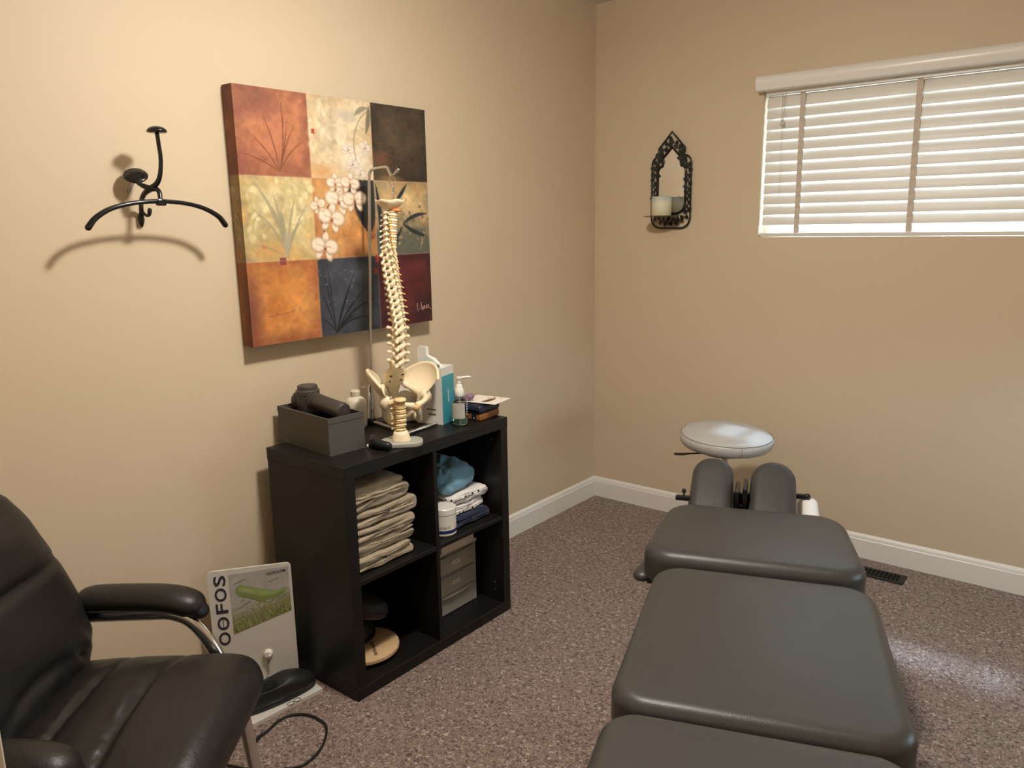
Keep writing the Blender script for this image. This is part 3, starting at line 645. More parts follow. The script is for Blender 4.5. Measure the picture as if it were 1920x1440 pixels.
sig([(0.02, 1.0), (0.03, 0.35), (0.09, 0.12)]); sig([(0.15, 0.62), (0.16, 0.60)], 0.0022); sig([(0.17, 0.34), (0.23, 0.36)]); sig([(0.31, 1.05), (0.33, 0.30), (0.40, 0.22), (0.44, 0.45), (0.42, 0.62), (0.40, 0.45), (0.47, 0.30), (0.56, 0.55), (0.52, 0.66), (0.54, 0.40), (0.64, 0.34), (0.70, 0.66), (0.66, 0.60), (0.68, 0.38), (0.78, 0.40), (0.80, 0.70), (0.84, 0.62), (0.80, 0.50), (1.0, 0.18)])
obj('signature', bm, mat('pale pink paint', rgb(205, 165, 150), 0.6), t)

# ------------------------------------------------------------------ bookcase
BX0, BX1, BY0, BY1, BH = 0.064, 0.454, -2.070, -1.300, 0.770
bc = thing('cube_bookcase', 'black brown two by two cube bookcase against the left wall', 'bookcase', ((BX0+BX1)/2, (BY0+BY1)/2, 0))
bw, bd, tk, tm_ = (BY1-BY0)/2, (BX1-BX0)/2, 0.040, 0.016
def bpart(name, a, b, bev=0.0012):
    bm = BM(); box2(bm, a, b, bev, 1); return obj(name, bm, BLACKWOOD, bc)
bpart('top_panel', (-bd, -bw, BH-tk), (bd, bw, BH)); bpart('bottom_panel', (-bd, -bw, 0), (bd, bw, tk))
bpart('side_panel', (-bd, -bw+0.0015, tk), (bd, -bw+tk, BH-tk)); bpart('side_panel', (-bd, bw-tk, tk), (bd, bw-0.0015, BH-tk))
bpart('divider', (-bd+0.006, -tm_/2, tk), (bd-0.002, tm_/2, BH-tk))
bpart('shelf', (-bd+0.006, -bw+tk, BH/2-tm_/2), (bd-0.002, -tm_/2, BH/2+tm_/2)); bpart('shelf', (-bd+0.006, tm_/2, BH/2-tm_/2), (bd-0.002, bw-tk, BH/2+tm_/2))
bpart('back_panel', (-bd, -bw+tk, tk), (-bd+0.006, bw-tk, BH-tk))
bm = BM()
for z in (BH-0.085, tk+0.045, tk+0.075):
    cyl(bm, (bd-0.045, bw-tk, z), (bd-0.045, bw-tk-0.0015, z), 0.0035, 8)
obj('shelf_pin', bm, STEEL, bc)['kind'] = 'stuff'

# ------------------------------------------------------------------ massage gun case and massage gun
ga = math.radians(-4.6)
gc = thing('massager_case', 'open dark grey foam lined case at the left end of the bookcase top', 'case', (0.184, -1.938, BH), (0, 0, ga))
gl, gw, gh = 0.147, 0.067, 0.120
bm = BM(); wt = 0.005
box2(bm, (-gl, -gw, 0), (gl, gw, 0.006)); box2(bm, (-gl, -gw, 0.006), (-gl+wt, gw, gh-0.018)); box2(bm, (gl-wt, -gw, 0.006), (gl, gw, gh-0.018)); box2(bm, (-gl+wt, -gw, 0.006), (gl-wt, -gw+wt, gh-0.018)); box2(bm, (-gl+wt, gw-wt, 0.006), (gl-wt, gw, gh-0.018))
obj('case_body', bm, GREYCASE, gc)
bm = BM(); q = 0.0012
box2(bm, (-gl-q, -gw-q, gh-0.0172), (-gl+wt, gw+q, gh)); box2(bm, (gl-wt, -gw-q, gh-0.0172), (gl+q, gw+q, gh)); box2(bm, (-gl+wt, -gw-q, gh-0.0172), (gl-wt, -gw+wt, gh)); box2(bm, (-gl+wt, gw-wt, gh-0.0172), (gl-wt, gw+q, gh))
obj('case_rim', bm, GREYCASE, gc)
bm = BM(); box2(bm, (-gl+wt, -gw+wt, gh-0.030), (0.035, -gw+0.022, gh-0.006)); box2(bm, (-gl+wt, gw-0.022, gh-0.030), (0.0, gw-wt, gh-0.006)); box2(bm, (-gl+wt, -gw+0.022, gh-0.030), (-gl+0.035, gw-0.022, gh-0.006))
box2(bm, (-gl+wt, -gw+wt, 0.006), (gl-wt, gw-wt, 0.050))
obj('foam_insert', bm, mat('charcoal foam', (0.035, 0.031, 0.028, 1), 0.9, bump=0.2, bscale=300), gc)
mg = thing('massage_gun', 'dark grey massage gun lying in the open grey case', 'massager', (0.186, -1.938, BH+gh+0.010), (0, 0, ga))
bm = BM(); mx = Matrix.Translation((-0.066, 0.0, 0.0))
lathe(bm, [(0.001, -0.030), (0.034, -0.030), (0.037, -0.024), (0.037, 0.030), (0.039, 0.032), (0.039, 0.044), (0.036, 0.047), (0.033, 0.048), (0.033, 0.058), (0.030, 0.061), (0.001, 0.062)], 32, mx)
obj('motor_head', bm, GUNGREY, mg, auto=35)
bm = BM(); sphere(bm, (-0.108, 0.0, 0.004), 0.036, (0.85, 1, 0.95), 24, 16); obj('rear_housing', bm, GUNGREY, mg, smooth=True)
bm = BM()
tube(bm, [(-0.06, 0.002, 0.010), (-0.02, 0.004, 0.012), (0.03, 0.006, 0.008), (0.08, 0.008, 0.002), (0.100, 0.009, -0.001)], [0.030, 0.026, 0.025, 0.026, 0.0265], 24)
obj('handle', bm, GUNGREY, mg, auto=50)
bm = BM(); d = Vector((0.02, 0.001, -0.003)).normalized(); c0 = Vector((0.1005, 0.009, -0.001))
tube(bm, [c0, c0+d*0.003, c0+d*0.018, c0+d*0.021], [0.0272, 0.0285, 0.0275, 0.025], 24, n=1); obj('handle_cap', bm, GUNGREY, mg, auto=40)
bm = BM(); box(bm, c0+d*0.0215+Vector((0, 0, 0.012)), (0.001, 0.010, 0.010)); obj('charge_label', bm, mat('white print', (0.6, 0.6, 0.58, 1), 0.5), mg)
bm = BM(); tube(bm, [(-0.035, -0.030, 0.020), (-0.030, -0.012, 0.036), (-0.028, 0.010, 0.036)], 0.002, 6); tube(bm, [(-0.018, -0.026, 0.012), (-0.014, -0.010, 0.036), (-0.012, 0.012, 0.036)], 0.002, 6)
obj('grip_ridge', bm, GUNGREY, mg, smooth=True)

# ------------------------------------------------------------------ spine model and its stand
SPX, SPY = 0.294, -1.671
RT = Vector((0.68, 0.73, 0)).normalized(); TW = Vector((0.73, -0.68, 0)).normalized()
st = thing('spine_stand', 'chrome rod stand with black feet holding up the spine model on the bookcase', 'stand', (0.117, -1.663, BH))
def sl(x, y, z): return (x-0.117, y+1.663, z-BH)
bm = BM()
tube(bm, [sl(0.117, -1.663, 0.80), sl(0.119, -1.655, 1.0), sl(0.125, -1.632, 1.45), sl(0.1275, -1.6235, 1.628), sl(0.129, -1.621, 1.650), sl(0.136, -1.619, 1.660), sl(0.155, -1.622, 1.662), sl(0.235, -1.646, 1.662), sl(0.258, -1.654, 1.655), sl(0.280, -1.666, 1.637), sl(0.294, -1.671, 1.630), sl(0.305, -1.666, 1.638), sl(0.313, -1.658, 1.652)],
     0.0052, 12, 6); obj('rod', bm, STEEL, st, smooth=True)
bm = BM(); tube(bm, [sl(0.117, -1.663, 0.775), sl(0.1172, -1.662, 0.80), sl(0.118, -1.658, 0.915)], [0.0105, 0.0105, 0.0105], 16, n=1); obj('socket', bm, CHROME, st, auto=40)
bm = BM(); cyl(bm, sl(0.118, -1.660, 0.905), sl(0.098, -1.682, 0.905), 0.0022, 8); cyl(bm, sl(0.104, -1.675, 0.905), sl(0.098, -1.682, 0.905), 0.006, 10); obj('thumb_screw', bm, STEEL, st)
feet = [((0.117, -1.663), (0.345, -1.700)), ((0.330, -1.552), (0.350, -1.885))]
for (a, b) in feet:
    bm = BM(); mid_ = ((a[0]+b[0])/2, (a[1]+b[1])/2)
    tube(bm, [sl(a[0], a[1], 0.7785), sl(*mid_, 0.7785), sl(b[0], b[1], 0.7785)], [0.0075, 0.0072, 0.0070], 12, roundcap=True); obj('leg', bm, CHROME, st, smooth=True)
bm = BM(); tube(bm, [sl(0.325, -1.838, 0.790), sl(0.362, -1.866, 0.789), sl(0.400, -1.868, 0.786), sl(0.420, -1.862, 0.785)], [0.014, 0.0185, 0.0165, 0.0145], 14, flat=0.9, roundcap=True); obj('rubber_foot', bm, BLACKPLASTIC, st, smooth=True)
bm = BM(); lathe(bm, [(0.001, 0.0), (0.016, 0.0), (0.018, 0.004), (0.017, 0.016), (0.013, 0.022), (0.001, 0.022)], 24); obj('hub', bm, BLACKPLASTIC, st, auto=40)

sp = thing('spine_model', 'cream life size spine and pelvis model hanging from the rod stand', 'anatomical model', (SPX, SPY, 1.60))
def vert_mesh(name, r, h, spn, spd, tr, tz, m, asym=1.0):
    """one vertebra, anterior +x: waisted body, laminae, spinous and transverse processes"""
    bm = BM()
    lathe(bm, [(0.001, -h/2), (r*0.97, -h/2), (r, -h*0.40), (r*0.82, 0), (r, h*0.40), (r*0.97, h/2), (0.001, h/2)], 18, sy=1.15)
    for s in (-1, 1):
        tube(bm, [(-r*0.6, s*r*0.60, h*0.10), (-r*1.15, s*r*0.85, h*0.15), (-r*1.65, s*r*0.45, -h*0.25), (-r*1.85, s*r*0.10, -h*0.55)], [h*0.26, h*0.40, h*0.42, h*0.28], 10, 4)
        tube(bm, [(-r*1.1, s*r*0.8, h*0.10), (-r*1.25, s*(r*0.8+tr*0.5), h*0.12+tz*0.5), (-r*1.35, s*(r*0.8+tr), h*0.12+tz)], [h*0.30, h*0.22, h*0.30], 9, 3, roundcap=True)
        tube(bm, [(-r*1.35, s*r*0.70, -h*0.2), (-r*1.50, s*r*0.70, -h*0.85)], [h*0.34, h*0.22], 9, n=1, roundcap=True)
        tube(bm, [(-r*1.2, s*r*0.72, h*0.1), (-r*1.20, s*r*0.78, h*0.70)], [h*0.30, h*0.22], 9, n=1, roundcap=True)
    tube(bm, [(-r*1.60, 0, -h*0.2), (-r*1.7-spn*0.5, 0, -h*0.2-spd*0.5), (-r*1.7-spn, 0, -h*0.2-spd)], [h*0.36, h*0.22, h*0.29], 10, 3, flat=1.0, roundcap=True)
    me = D.meshes.new(name); bmesh.ops.recalc_face_normals(bm, faces=bm.faces); bm.to_mesh(me); bm.free(); me.materials.append(m)
    for q in me.polygons: q.use_smooth = True
    me.set_sharp_from_angle(angle=math.radians(50)); return me
vC = vert_mesh('vertebra', 0.0165, 0.0125, 0.010, 0.006, 0.008, -0.002, BONE)
vT = vert_mesh('vertebra', 0.0165, 0.0195, 0.015, 0.016, 0.013, 0.004, BONE)
vL = vert_mesh('vertebra', 0.0195, 0.0230, 0.012, 0.010, 0.018, 0.002, BONE)
bm = BM(); lathe(bm, [(0.001, -0.5), (0.93, -0.5), (1.0, 0), (0.93, 0.5), (0.001, 0.5)], 16, sy=1.15); dmesh = D.meshes.new('disc'); bm.to_mesh(dmesh); bm.free(); dmesh.materials.append(DISC)
for q in dmesh.polygons: q.use_smooth = True
bm = BM()
for s in (-1, 1): tube(bm, [(-0.010, s*0.010, 0.008), (-0.006, s*0.024, 0.006), (-0.002, s*0.031, 0.002)], 0.0022, 6, 3, roundcap=True)
nmesh = D.meshes.new('nerve_root'); bm.to_mesh(nmesh); bm.free(); nmesh.materials.append(NERVE)
levels = [('C', 7, 1.512, 1.405), ('T', 12, 1.392, 1.150), ('L', 5, 1.124, 1.010)]
zs = []
for k, nn, za, zb in levels:
    for i in range(nn): zs.append((k, 1.4686+(za+(zb-za)*i/(nn-1)-1.4686)*0.978))
def off(z):  # sideways drift of the column as seen from the doorway
    return float(np.interp(z, [0.96, 1.02, 1.10, 1.17, 1.24, 1.31, 1.39, 1.46, 1.53], [-0.004, -0.003, 0.002, 0.003, -0.001, -0.008, -0.013, -0.008, -0.002]))
def phi(z): return math.radians(float(np.interp(z, [1.0, 1.06, 1.16, 1.3, 1.39, 1.43, 1.5], [-72, -78, -70, -48, -30, -8, 15])))
prev = None
for i, (k, z) in enumerate(zs):
    ph = phi(z); an = RT*math.cos(ph)+TW*math.sin(ph); yaw = math.atan2(an.y, an.x)
    c = RT*off(z)
    slope = (off(z+0.02)-off(z-0.02))/0.04
    q = Matrix.Rotation(math.atan(slope)*1.0, 3, TW.cross(Vector((0, 0, 1))).cross(Vector((0, 0, 1)))) @ Matrix.Rotation(yaw, 3, 'Z')
    me = {'C': vC, 'T': vT, 'L': vL}[k]
    o = new_obj('vertebra', me, None, sp, loc=(c.x, c.y, z-1.60)); o.rotation_euler = q.to_euler()
    s = 1.0 if k != 'T' else 0.90+0.014*i*0.6
    o.scale = (s, s, s if k != 'T' else 1.0)
    if k == 'T' or k == 'C' and i > 1: new_obj('nerve_root', nmesh, None, o)
    if prev is not None:
        zm = (z+prev[0])/2; hh_ = {'C': 0.0115, 'T': 0.0185, 'L': 0.023}
        gap = abs(prev[0]-z)-(hh_[k]+hh_[prev[1]])/2+0.002
        rr = {'C': 0.0155, 'T': 0.0156, 'L': 0.0185}[k]
        dcn = RT*off(zm); dd = new_obj('disc', dmesh, None, sp, loc=(dcn.x, dcn.y, zm-1.60), rot=(0, 0, yaw)); dd.scale = (rr, rr, max(0.004, gap))
    prev = (z, k)
bm = BM()   # occiput: a shallow bone dish
oc = []
for r_, z_ in ((0.001, -0.014), (0.018, -0.014), (0.032, -0.006), (0.043, 0.006), (0.048, 0.014), (0.046, 0.0155), (0.040, 0.0095), (0.028, 0.002), (0.001, -0.004)):
    oc.append([Vector((r_*math.cos(a)*(1.0+0.06*math.sin(3*a))-0.012, r_*math.sin(a)*0.85, z_+(0.002*math.sin(5*a) if r_ > 0.03 else 0))) for a in np.linspace(0, 2*PI, 32, endpoint=False)])
loft(bm, oc); obj('occiput', bm, BONE, sp, smooth=True, loc=(0, 0, 1.539-1.60), rot=(0, 0, math.atan2(RT.y, RT.x)))
bm = BM(); lathe(bm, [(0.001, 0), (0.019, 0), (0.021, 0.004), (0.014, 0.010), (0.001, 0.011)], 18); obj('occiput_disc', bm, mat('orange rubber', (0.55, 0.20, 0.06, 1), 0.5), sp, smooth=True, loc=(0.004, 0.004, 1.5165-1.60))
bm = BM(); cyl(bm, (0, 0, 0.0), (0, 0, -0.062), 0.0022, 8); obj('suspension_rod', bm, STEEL, sp)
bm = BM(); lathe(bm, [(0.002, -0.026), (0.0048, -0.024), (0.0048, -0.004), (0.003, 0.0)], 12); obj('swivel', bm, CHROME, sp, smooth=True)
bm = BM(); closed = [Vector((RT.x*0.0095*math.cos(a), RT.y*0.0095*math.cos(a), 0.014+0.0185*math.sin(a))) for a in np.linspace(0, 2*PI, 20, endpoint=False)]
tube(bm, closed+[closed[0]], 0.0014, 6, 1); obj('hanging_ring', bm, STEEL, sp, smooth=True)
# pelvis: x viewer's right, y anterior, z up, turned towards the doorway and a little left
pv_an = (TW*0.88+RT*0.47).normalized(); pyaw = math.atan2(pv_an.y, pv_an.x)-PI/2
PVZ = 0.914-1.60
def hip(side):
    bm = BM(); S = lambda v: Vector((v[0]*side, v[1], v[2]))
    crest = [(0.122, 0.072, 0.028), (0.138, 0.045, 0.066), (0.134, 0.005, 0.088), (0.106, -0.040, 0.088), (0.060, -0.075, 0.064), (0.044, -0.078, 0.030)]
    base = [(0.092, 0.046, -0.008), (0.090, 0.034, -0.014), (0.084, 0.018, -0.014), (0.074, -0.004, -0.008), (0.058, -0.034, 0.0), (0.046, -0.058, 0.010)]
    C = cr(crest, 5); B = cr(base, 5); nu = len(C); nv = 9; front = []; back = []
    for i in range(nu):
        fr = []; bk = []
        for j in range(nv):
            v = j/(nv-1); q = B[i]*(1-v)+C[i]*v; blg = math.sin(PI*v)*math.sin(PI*i/(nu-1))*0.016
            nrm = np.array((0.80, -0.50, -0.32)); nrm /= np.linalg.norm(nrm)
            q = q+nrm*blg; th = 0.0055-0.0035*math.sin(PI*v)+0.0025*(v > 0.95)
            fr.append(S(q-nrm*th)); bk.append(S(q+nrm*th))
        front.append(fr); back.append(bk)
    rings = [f+list(reversed(b)) for f, b in zip(front, back)]
    loft(bm, rings)
    tube(bm, [S(q) for q in cr(crest, 3)], 0.0072, 8, 1, roundcap=True)
    sphere(bm, S((0.086, 0.022, -0.030)), 0.027, (0.9, 1, 1), 16, 12)
    tube(bm, [S((0.084, 0.030, -0.028)), S((0.066, 0.062, -0.034)), S((0.036, 0.084, -0.044)), S((0.004, 0.090, -0.052))], [0.019, 0.0125, 0.0105, 0.0135], 10, 5)
    tube(bm, [S((0.080, 0.010, -0.035)), S((0.070, -0.008, -0.066)), S((0.062, -0.008, -0.094)), S((0.052, 0.012, -0.106)), S((0.034, 0.048, -0.092)), S((0.010, 0.084, -0.070))], [0.021, 0.016, 0.018, 0.0155, 0.0095, 0.010], 10, 5, roundcap=True)
    tube(bm, [S((0.082, 0.0, -0.02)), S((0.062, -0.040, 0.004)), S((0.042, -0.066, 0.026))], [0.016, 0.010, 0.011], 10, 4)
    o = obj('hip_bone', bm, BONE, sp, smooth=True, loc=(RT.x*-0.002, RT.y*-0.002, PVZ), rot=(math.radians(9), 0, pyaw)); o.scale = (0.90, 0.92, 0.95)
    md = o.modifiers.new('fuse', 'REMESH'); md.mode = 'VOXEL'; md.voxel_size = 0.0028; md.use_smooth_shade = True
    md = o.modifiers.new('soft', 'SMOOTH'); md.factor = 0.6; md.iterations = 14
    bm = BM(); sphere(bm, S((0.078, 0.058, -0.012)), 0.0045, (1, 1, 1), 10, 8); obj('screw', bm, CHROME, o, smooth=True)
    return o
hip(1); hip(-1)
bm = BM(); rings = []   # sacrum: curved wedge with ridges and foramina rims
for v, (y_, z_, hx_, hy_) in enumerate(((-0.046, 0.080, 0.024, 0.017), (-0.050, 0.066, 0.046, 0.020), (-0.060, 0.046, 0.049, 0.018), (-0.068, 0.022, 0.042, 0.015), (-0.073, -0.002, 0.031, 0.012), (-0.072, -0.026, 0.020, 0.009), (-0.064, -0.046, 0.010, 0.006), (-0.052, -0.060, 0.005, 0.004))):
    rings.append([Vector((hx_*math.cos(a), y_+hy_*math.sin(a)*(1-0.25*abs(math.cos(a))), z_)) for a in np.linspace(0, 2*PI, 24, endpoint=False)])
loft(bm, rings)
for s in (-1, 1):
    for k, (x_, z_) in enumerate(((0.026, 0.048), (0.024, 0.026), (0.020, 0.006))):
        tube(bm, [(s*(x_+0.007*math.cos(a)), -0.047-0.011*k+0.004, z_+0.006*math.sin(a)) for a in np.linspace(0, 2*PI, 9)], 0.0024, 6, 1)
    tube(bm, [(s*0.018, -0.050, 0.075), (s*0.022, -0.052, 0.092), (s*0.021, -0.056, 0.102)], [0.007, 0.006, 0.005], 8, 3, roundcap=True)
for z_ in (0.036, 0.015): tube(bm, [(-0.022, -0.048-(0.05-z_)*0.4, z_), (0, -0.043-(0.05-z_)*0.4, z_), (0.022, -0.048-(0.05-z_)*0.4, z_)], 0.0025, 6, 2)
bf = BM()
for s_ in (-1, 1):
    for k, (x_, z_) in enumerate(((0.026, 0.048), (0.024, 0.026), (0.020, 0.006))): sphere(bf, (s_*x_, -0.046-0.011*k, z_), 0.0062, (1, 0.5, 1), 10, 8)
o = obj('foramina_shade', bf, mat('brown foramen shade', (0.10, 0.05, 0.02, 1), 0.8), sp, smooth=True, loc=(0, 0, PVZ), rot=(math.radians(-6), 0, pyaw)); o.scale = (0.90, 0.92, 0.95); o['kind'] = 'stuff'  # brown blobs stand for the shade inside the sacral holes
obj('sacrum', bm, BONE, sp, smooth=True, loc=(0, 0, PVZ), rot=(math.radians(-6), 0, pyaw)).scale = (0.90, 0.92, 0.95)
bm = BM(); tube(bm, [(-0.010, 0.090, -0.056), (0.0, 0.094, -0.058), (0.010, 0.090, -0.056)], [0.010, 0.012, 0.010], 10, 3); obj('pubic_disc', bm, DISC, sp, smooth=True, loc=(0, 0, PVZ), rot=(math.radians(9), 0, pyaw)).scale = (0.90, 0.92, 0.95)

# ------------------------------------------------------------------ small neck model on a grey plate
nb = thing('neck_model', 'short yellowed neck vertebrae model on a grey plate below the pelvis', 'anatomical model', (0.408, -1.792, BH), (0, 0, math.atan2(RT.y, RT.x)))
GPL = mat('grey plate plastic', (0.36, 0.35, 0.31, 1), 0.35)
bm = BM(); pad(bm, 0.070, 0.043, 0.034, 0.016, 0.004, n=48, inner=3); obj('plate', bm, GPL, nb, auto=40)
bm = BM()
loft(bm, [[Vector((hx_*math.cos(a)*(1 if abs(math.cos(a)) < 2 else 1), hx_*0.85*math.sin(a), z_)) for a in np.linspace(0, 2*PI, 24, endpoint=False)] for hx_, z_ in ((0.033, 0.013), (0.031, 0.020), (0.026, 0.036), (0.022, 0.047), (0.012, 0.049))])
obj('pedestal', bm, BONE, nb, smooth=True)
vN = vert_mesh('vertebra', 0.0165, 0.0125, 0.012, 0.006, 0.008, -0.002, BONE2)
for i in range(6):
    z_ = 0.056+0.0160*i; x_ = 0.003*math.sin(i*0.6)
    new_obj('vertebra', vN, None, nb, loc=(x_, 0, z_), rot=(0, math.radians(3*(i-3)), math.radians(-70+4*i)))
    dd = new_obj('disc', dmesh, None, nb, loc=(x_, 0, z_-0.0084)); dd.scale = (0.015, 0.015, 0.006)
bm = BM(); lathe(bm, [(0.001, 0), (0.017, 0.001), (0.021, 0.006), (0.018, 0.012), (0.001, 0.014)], 20, sy=1.2); obj('top_vertebra', bm, BONE2, nb, smooth=True, loc=(0.002, 0, 0.143))

# ------------------------------------------------------------------ white jug behind the pelvis
jg = thing('plastic_jug', 'ivory plastic jug behind the pelvis of the spine model', 'jug', (0.152, -1.556, BH), (0, 0, math.radians(48)))
bm = BM(); rings = []
for hx_, hy_, z_ in ((0.060, 0.040, 0.0), (0.066, 0.046, 0.006), (0.066, 0.046, 0.075), (0.064, 0.044, 0.090), (0.054, 0.038, 0.102), (0.034, 0.026, 0.110), (0.018, 0.016, 0.114), (0.016, 0.015, 0.118)):
    rings.append([Vector((x, y, z_)) for x, y in rrect(hx_, hy_, min(hx_, hy_)*0.55, 40)])
loft(bm, rings); obj('jug_body', bm, IVORYPL, jg, auto=50)
bm = BM(); lathe(bm, [(0.016, 0.114), (0.018, 0.116), (0.018, 0.130), (0.015, 0.133), (0.001, 0.133)], 20); obj('jug_cap', bm, WHITEPL, jg, auto=40)
j2 = thing('plastic_bottle', 'ivory plastic bottle with rounded shoulders between the stand rod and wall', 'bottle', (0.106, -1.722, BH))
bm = BM(); lathe(bm, [(0.001, 0), (0.033, 0.0), (0.037, 0.004), (0.037, 0.082), (0.035, 0.095), (0.028, 0.106), (0.016, 0.112), (0.015, 0.118)], 28); obj('bottle_body', bm, IVORYPL, j2, auto=50)
bm = BM(); lathe(bm, [(0.016, 0.114), (0.017, 0.116), (0.017, 0.132), (0.014, 0.135), (0.001, 0.135)], 20); obj('bottle_cap', bm, IVORYPL, j2, auto=40)

# ------------------------------------------------------------------ upright tissue carton
TEAL = mat('teal card', (0.045, 0.30, 0.38, 1), 0.45, var=0.15, vscale=14)
CARDW = mat('white carton card', (0.70, 0.67, 0.63, 1), 0.5)
ca = math.radians(-52)
tb = thing('tissue_carton', 'tall white and teal carton with a white sheet pulled out of its top', 'carton', (0.280, -1.496, BH), (0, 0, math.radians(15)))
cw, cd, chh = 0.052, 0.090, 0.205     # local: front face -y (white), right face +x (teal)
bm = BM(); box2(bm, (-cw*1.0, -cd/2+0.0005, 0.0), (cw*1.0, cd/2-0.0005, chh)); obj('carton_body', bm, CARDW, tb)
bm = BM(); box2(bm, (cw, -cd/2+0.001, 0.0), (cw+0.0008, cd/2-0.001, chh-0.030)); obj('side_print', bm, TEAL, tb)
bm = BM(); box2(bm, (-cw+0.001, -cd/2-0.0004, chh-0.045), (-cw+0.045, -cd/2+0.001, chh)); box2(bm, (-cw, -cd/2+0.006, chh-0.0005), (-cw+0.05, cd/2, chh+0.001)); obj('front_print', bm, TEAL, tb)
bm = BM()
for k, (z_, a_, b_) in enumerate(((0.110, -0.026, 0.012), (0.100, -0.030, 0.016), (0.092, -0.030, 0.016), (0.082, -0.032, 0.018))): box2(bm, (a_, -cd/2-0.0006, z_), (b_, -cd/2, z_+0.0012))
obj('printed_line', bm, GREYINK, tb)
bm = BM()
for k in range(9): box2(bm, (-0.012+k*0.0042, -cd/2-0.0006, 0.052), (-0.012+k*0.0042+0.0030, -cd/2, 0.052+0.0045*(0.8+0.4*((k*7) % 3)/3)))
for k in range(8): box2(bm, (-0.006+k*0.0038, -cd/2-0.0006, 0.034), (-0.006+k*0.0038+0.0030, -cd/2, 0.0385))
obj('printed_text', bm, INK, tb)
bm = BM()
for k in range(8): box2(bm, (cw+0.0007, -0.004, 0.075+k*0.006), (cw+0.0012, 0.004, 0.0795+k*0.006))
obj('side_text', bm, mat('pale print', (0.45, 0.60, 0.62, 1), 0.5), tb)
bm = BM()   # the pulled sheet: a folded wedge rising from the slot
prof = [(-0.062, 0.0), (-0.064, 0.050), (-0.060, 0.070), (-0.026, 0.070), (-0.024, 0.038), (0.000, 0.026), (0.026, 0.006), (0.040, 0.0)]
r0 = [Vector((x, -0.010+0.004*math.sin(x*90), chh+z)) for x, z in prof]; r1 = [Vector((x*0.96, 0.008+0.005*math.sin(x*120+1), chh+z*0.985)) for x, z in prof]
loft(bm, [r0, r1]); obj('pulled_sheet', bm, PAPER, tb)
bm = BM(); box(bm, (0.030, -cd/2+0.020, chh+0.006), (0.012, 0.050, 0.003), Euler((math.radians(-28), math.radians(12), math.radians(14))).to_matrix(), 0.001); box(bm, (0.030, -cd/2-0.006, chh-0.012), (0.012, 0.004, 0.028), Euler((math.radians(12), 0, math.radians(6))).to_matrix(), 0.001)
obj('torn_flap', bm, PAPER, tb)

# ------------------------------------------------------------------ sanitizer pump bottle
sb = thing('sanitizer_bottle', 'clear pump bottle of greenish hand sanitizer beside the tissue carton', 'bottle', (0.392, -1.490, BH), (0, 0, math.radians(40)))
CLEAR = mat('clear bottle plastic', (0.92, 0.97, 0.95, 1), 0.04, trans=1.0, ior=1.25)
GEL = mat('green sanitizer gel', (0.55, 0.88, 0.76, 1), 0.05, trans=0.85, ior=1.33)
def ell(bm, prof, sy=0.72, seg=28): lathe(bm, prof, seg, None, sy)
bm = BM(); ell(bm, [(0.0255, 0.0), (0.0285, 0.004), (0.0285, 0.085), (0.027, 0.094), (0.020, 0.104), (0.0125, 0.110), (0.0125, 0.116), (0.0115, 0.116), (0.0115, 0.110), (0.0190, 0.1032), (0.0258, 0.0935), (0.0272, 0.085), (0.0272, 0.005), (0.024, 0.0015)]); obj('bottle_body', bm, CLEAR, sb, smooth=True)
bm = BM(); ell(bm, [(0.001, 0.003), (0.0245, 0.003), (0.0268, 0.006), (0.0268, 0.026), (0.001, 0.026)]); obj('gel', bm, GEL, sb, auto=40)
bm = BM(); cyl(bm, (0, 0, 0.004), (0, 0, 0.118), 0.0028, 10); obj('dip_tube', bm, mat('milky tube', (0.75, 0.78, 0.74, 1), 0.3), sb, smooth=True)
bm = BM(); lathe(bm, [(0.0155, 0.106), (0.0165, 0.108), (0.0165, 0.130), (0.0135, 0.134), (0.011, 0.146), (0.0065, 0.149), (0.006, 0.166), (0.009, 0.168), (0.009, 0.175), (0.001, 0.176)], 22); obj('pump_collar', bm, WHITEPL, sb, auto=40)
bm = BM(); tube(bm, [(-0.008, 0, 0.172), (0.010, 0, 0.172), (0.036, 0, 0.175), (0.040, 0, 0.172)], [0.0045, 0.0045, 0.0035, 0.003], 10, 3); obj('pump_spout', bm, WHITEPL, sb, smooth=True)
bm = BM(); rr0 = []; rr1 = []
for a in np.linspace(PI*1.08, PI*1.72, 12): rr0.append(Vector((0.0290*math.cos(a), 0.0290*0.72*math.sin(a), 0.028))); rr1.append(Vector((0.0290*math.cos(a), 0.0290*0.72*math.sin(a), 0.084)))
loft(bm, [rr0, rr1], False, False, False); o = obj('bottle_label', bm, mat('grey bottle label', (0.42, 0.40, 0.36, 1), 0.5), sb); o.modifiers.new('t', 'SOLIDIFY').thickness = 0.0004
bm = BM()
for k in range(5):
    a0 = PI*1.80+0.02; a1 = a0+0.32; v = [bm.verts.new((0.0290*math.cos(a), 0.0290*0.72*math.sin(a), z_)) for a, z_ in ((a0, 0.040+0.009*k), (a1, 0.040+0.009*k), (a1, 0.044+0.009*k), (a0, 0.044+0.009*k))]; bm.faces.new(v)
obj('label_text', bm, mat('silver print', (0.55, 0.55, 0.52, 1), 0.5), sb)

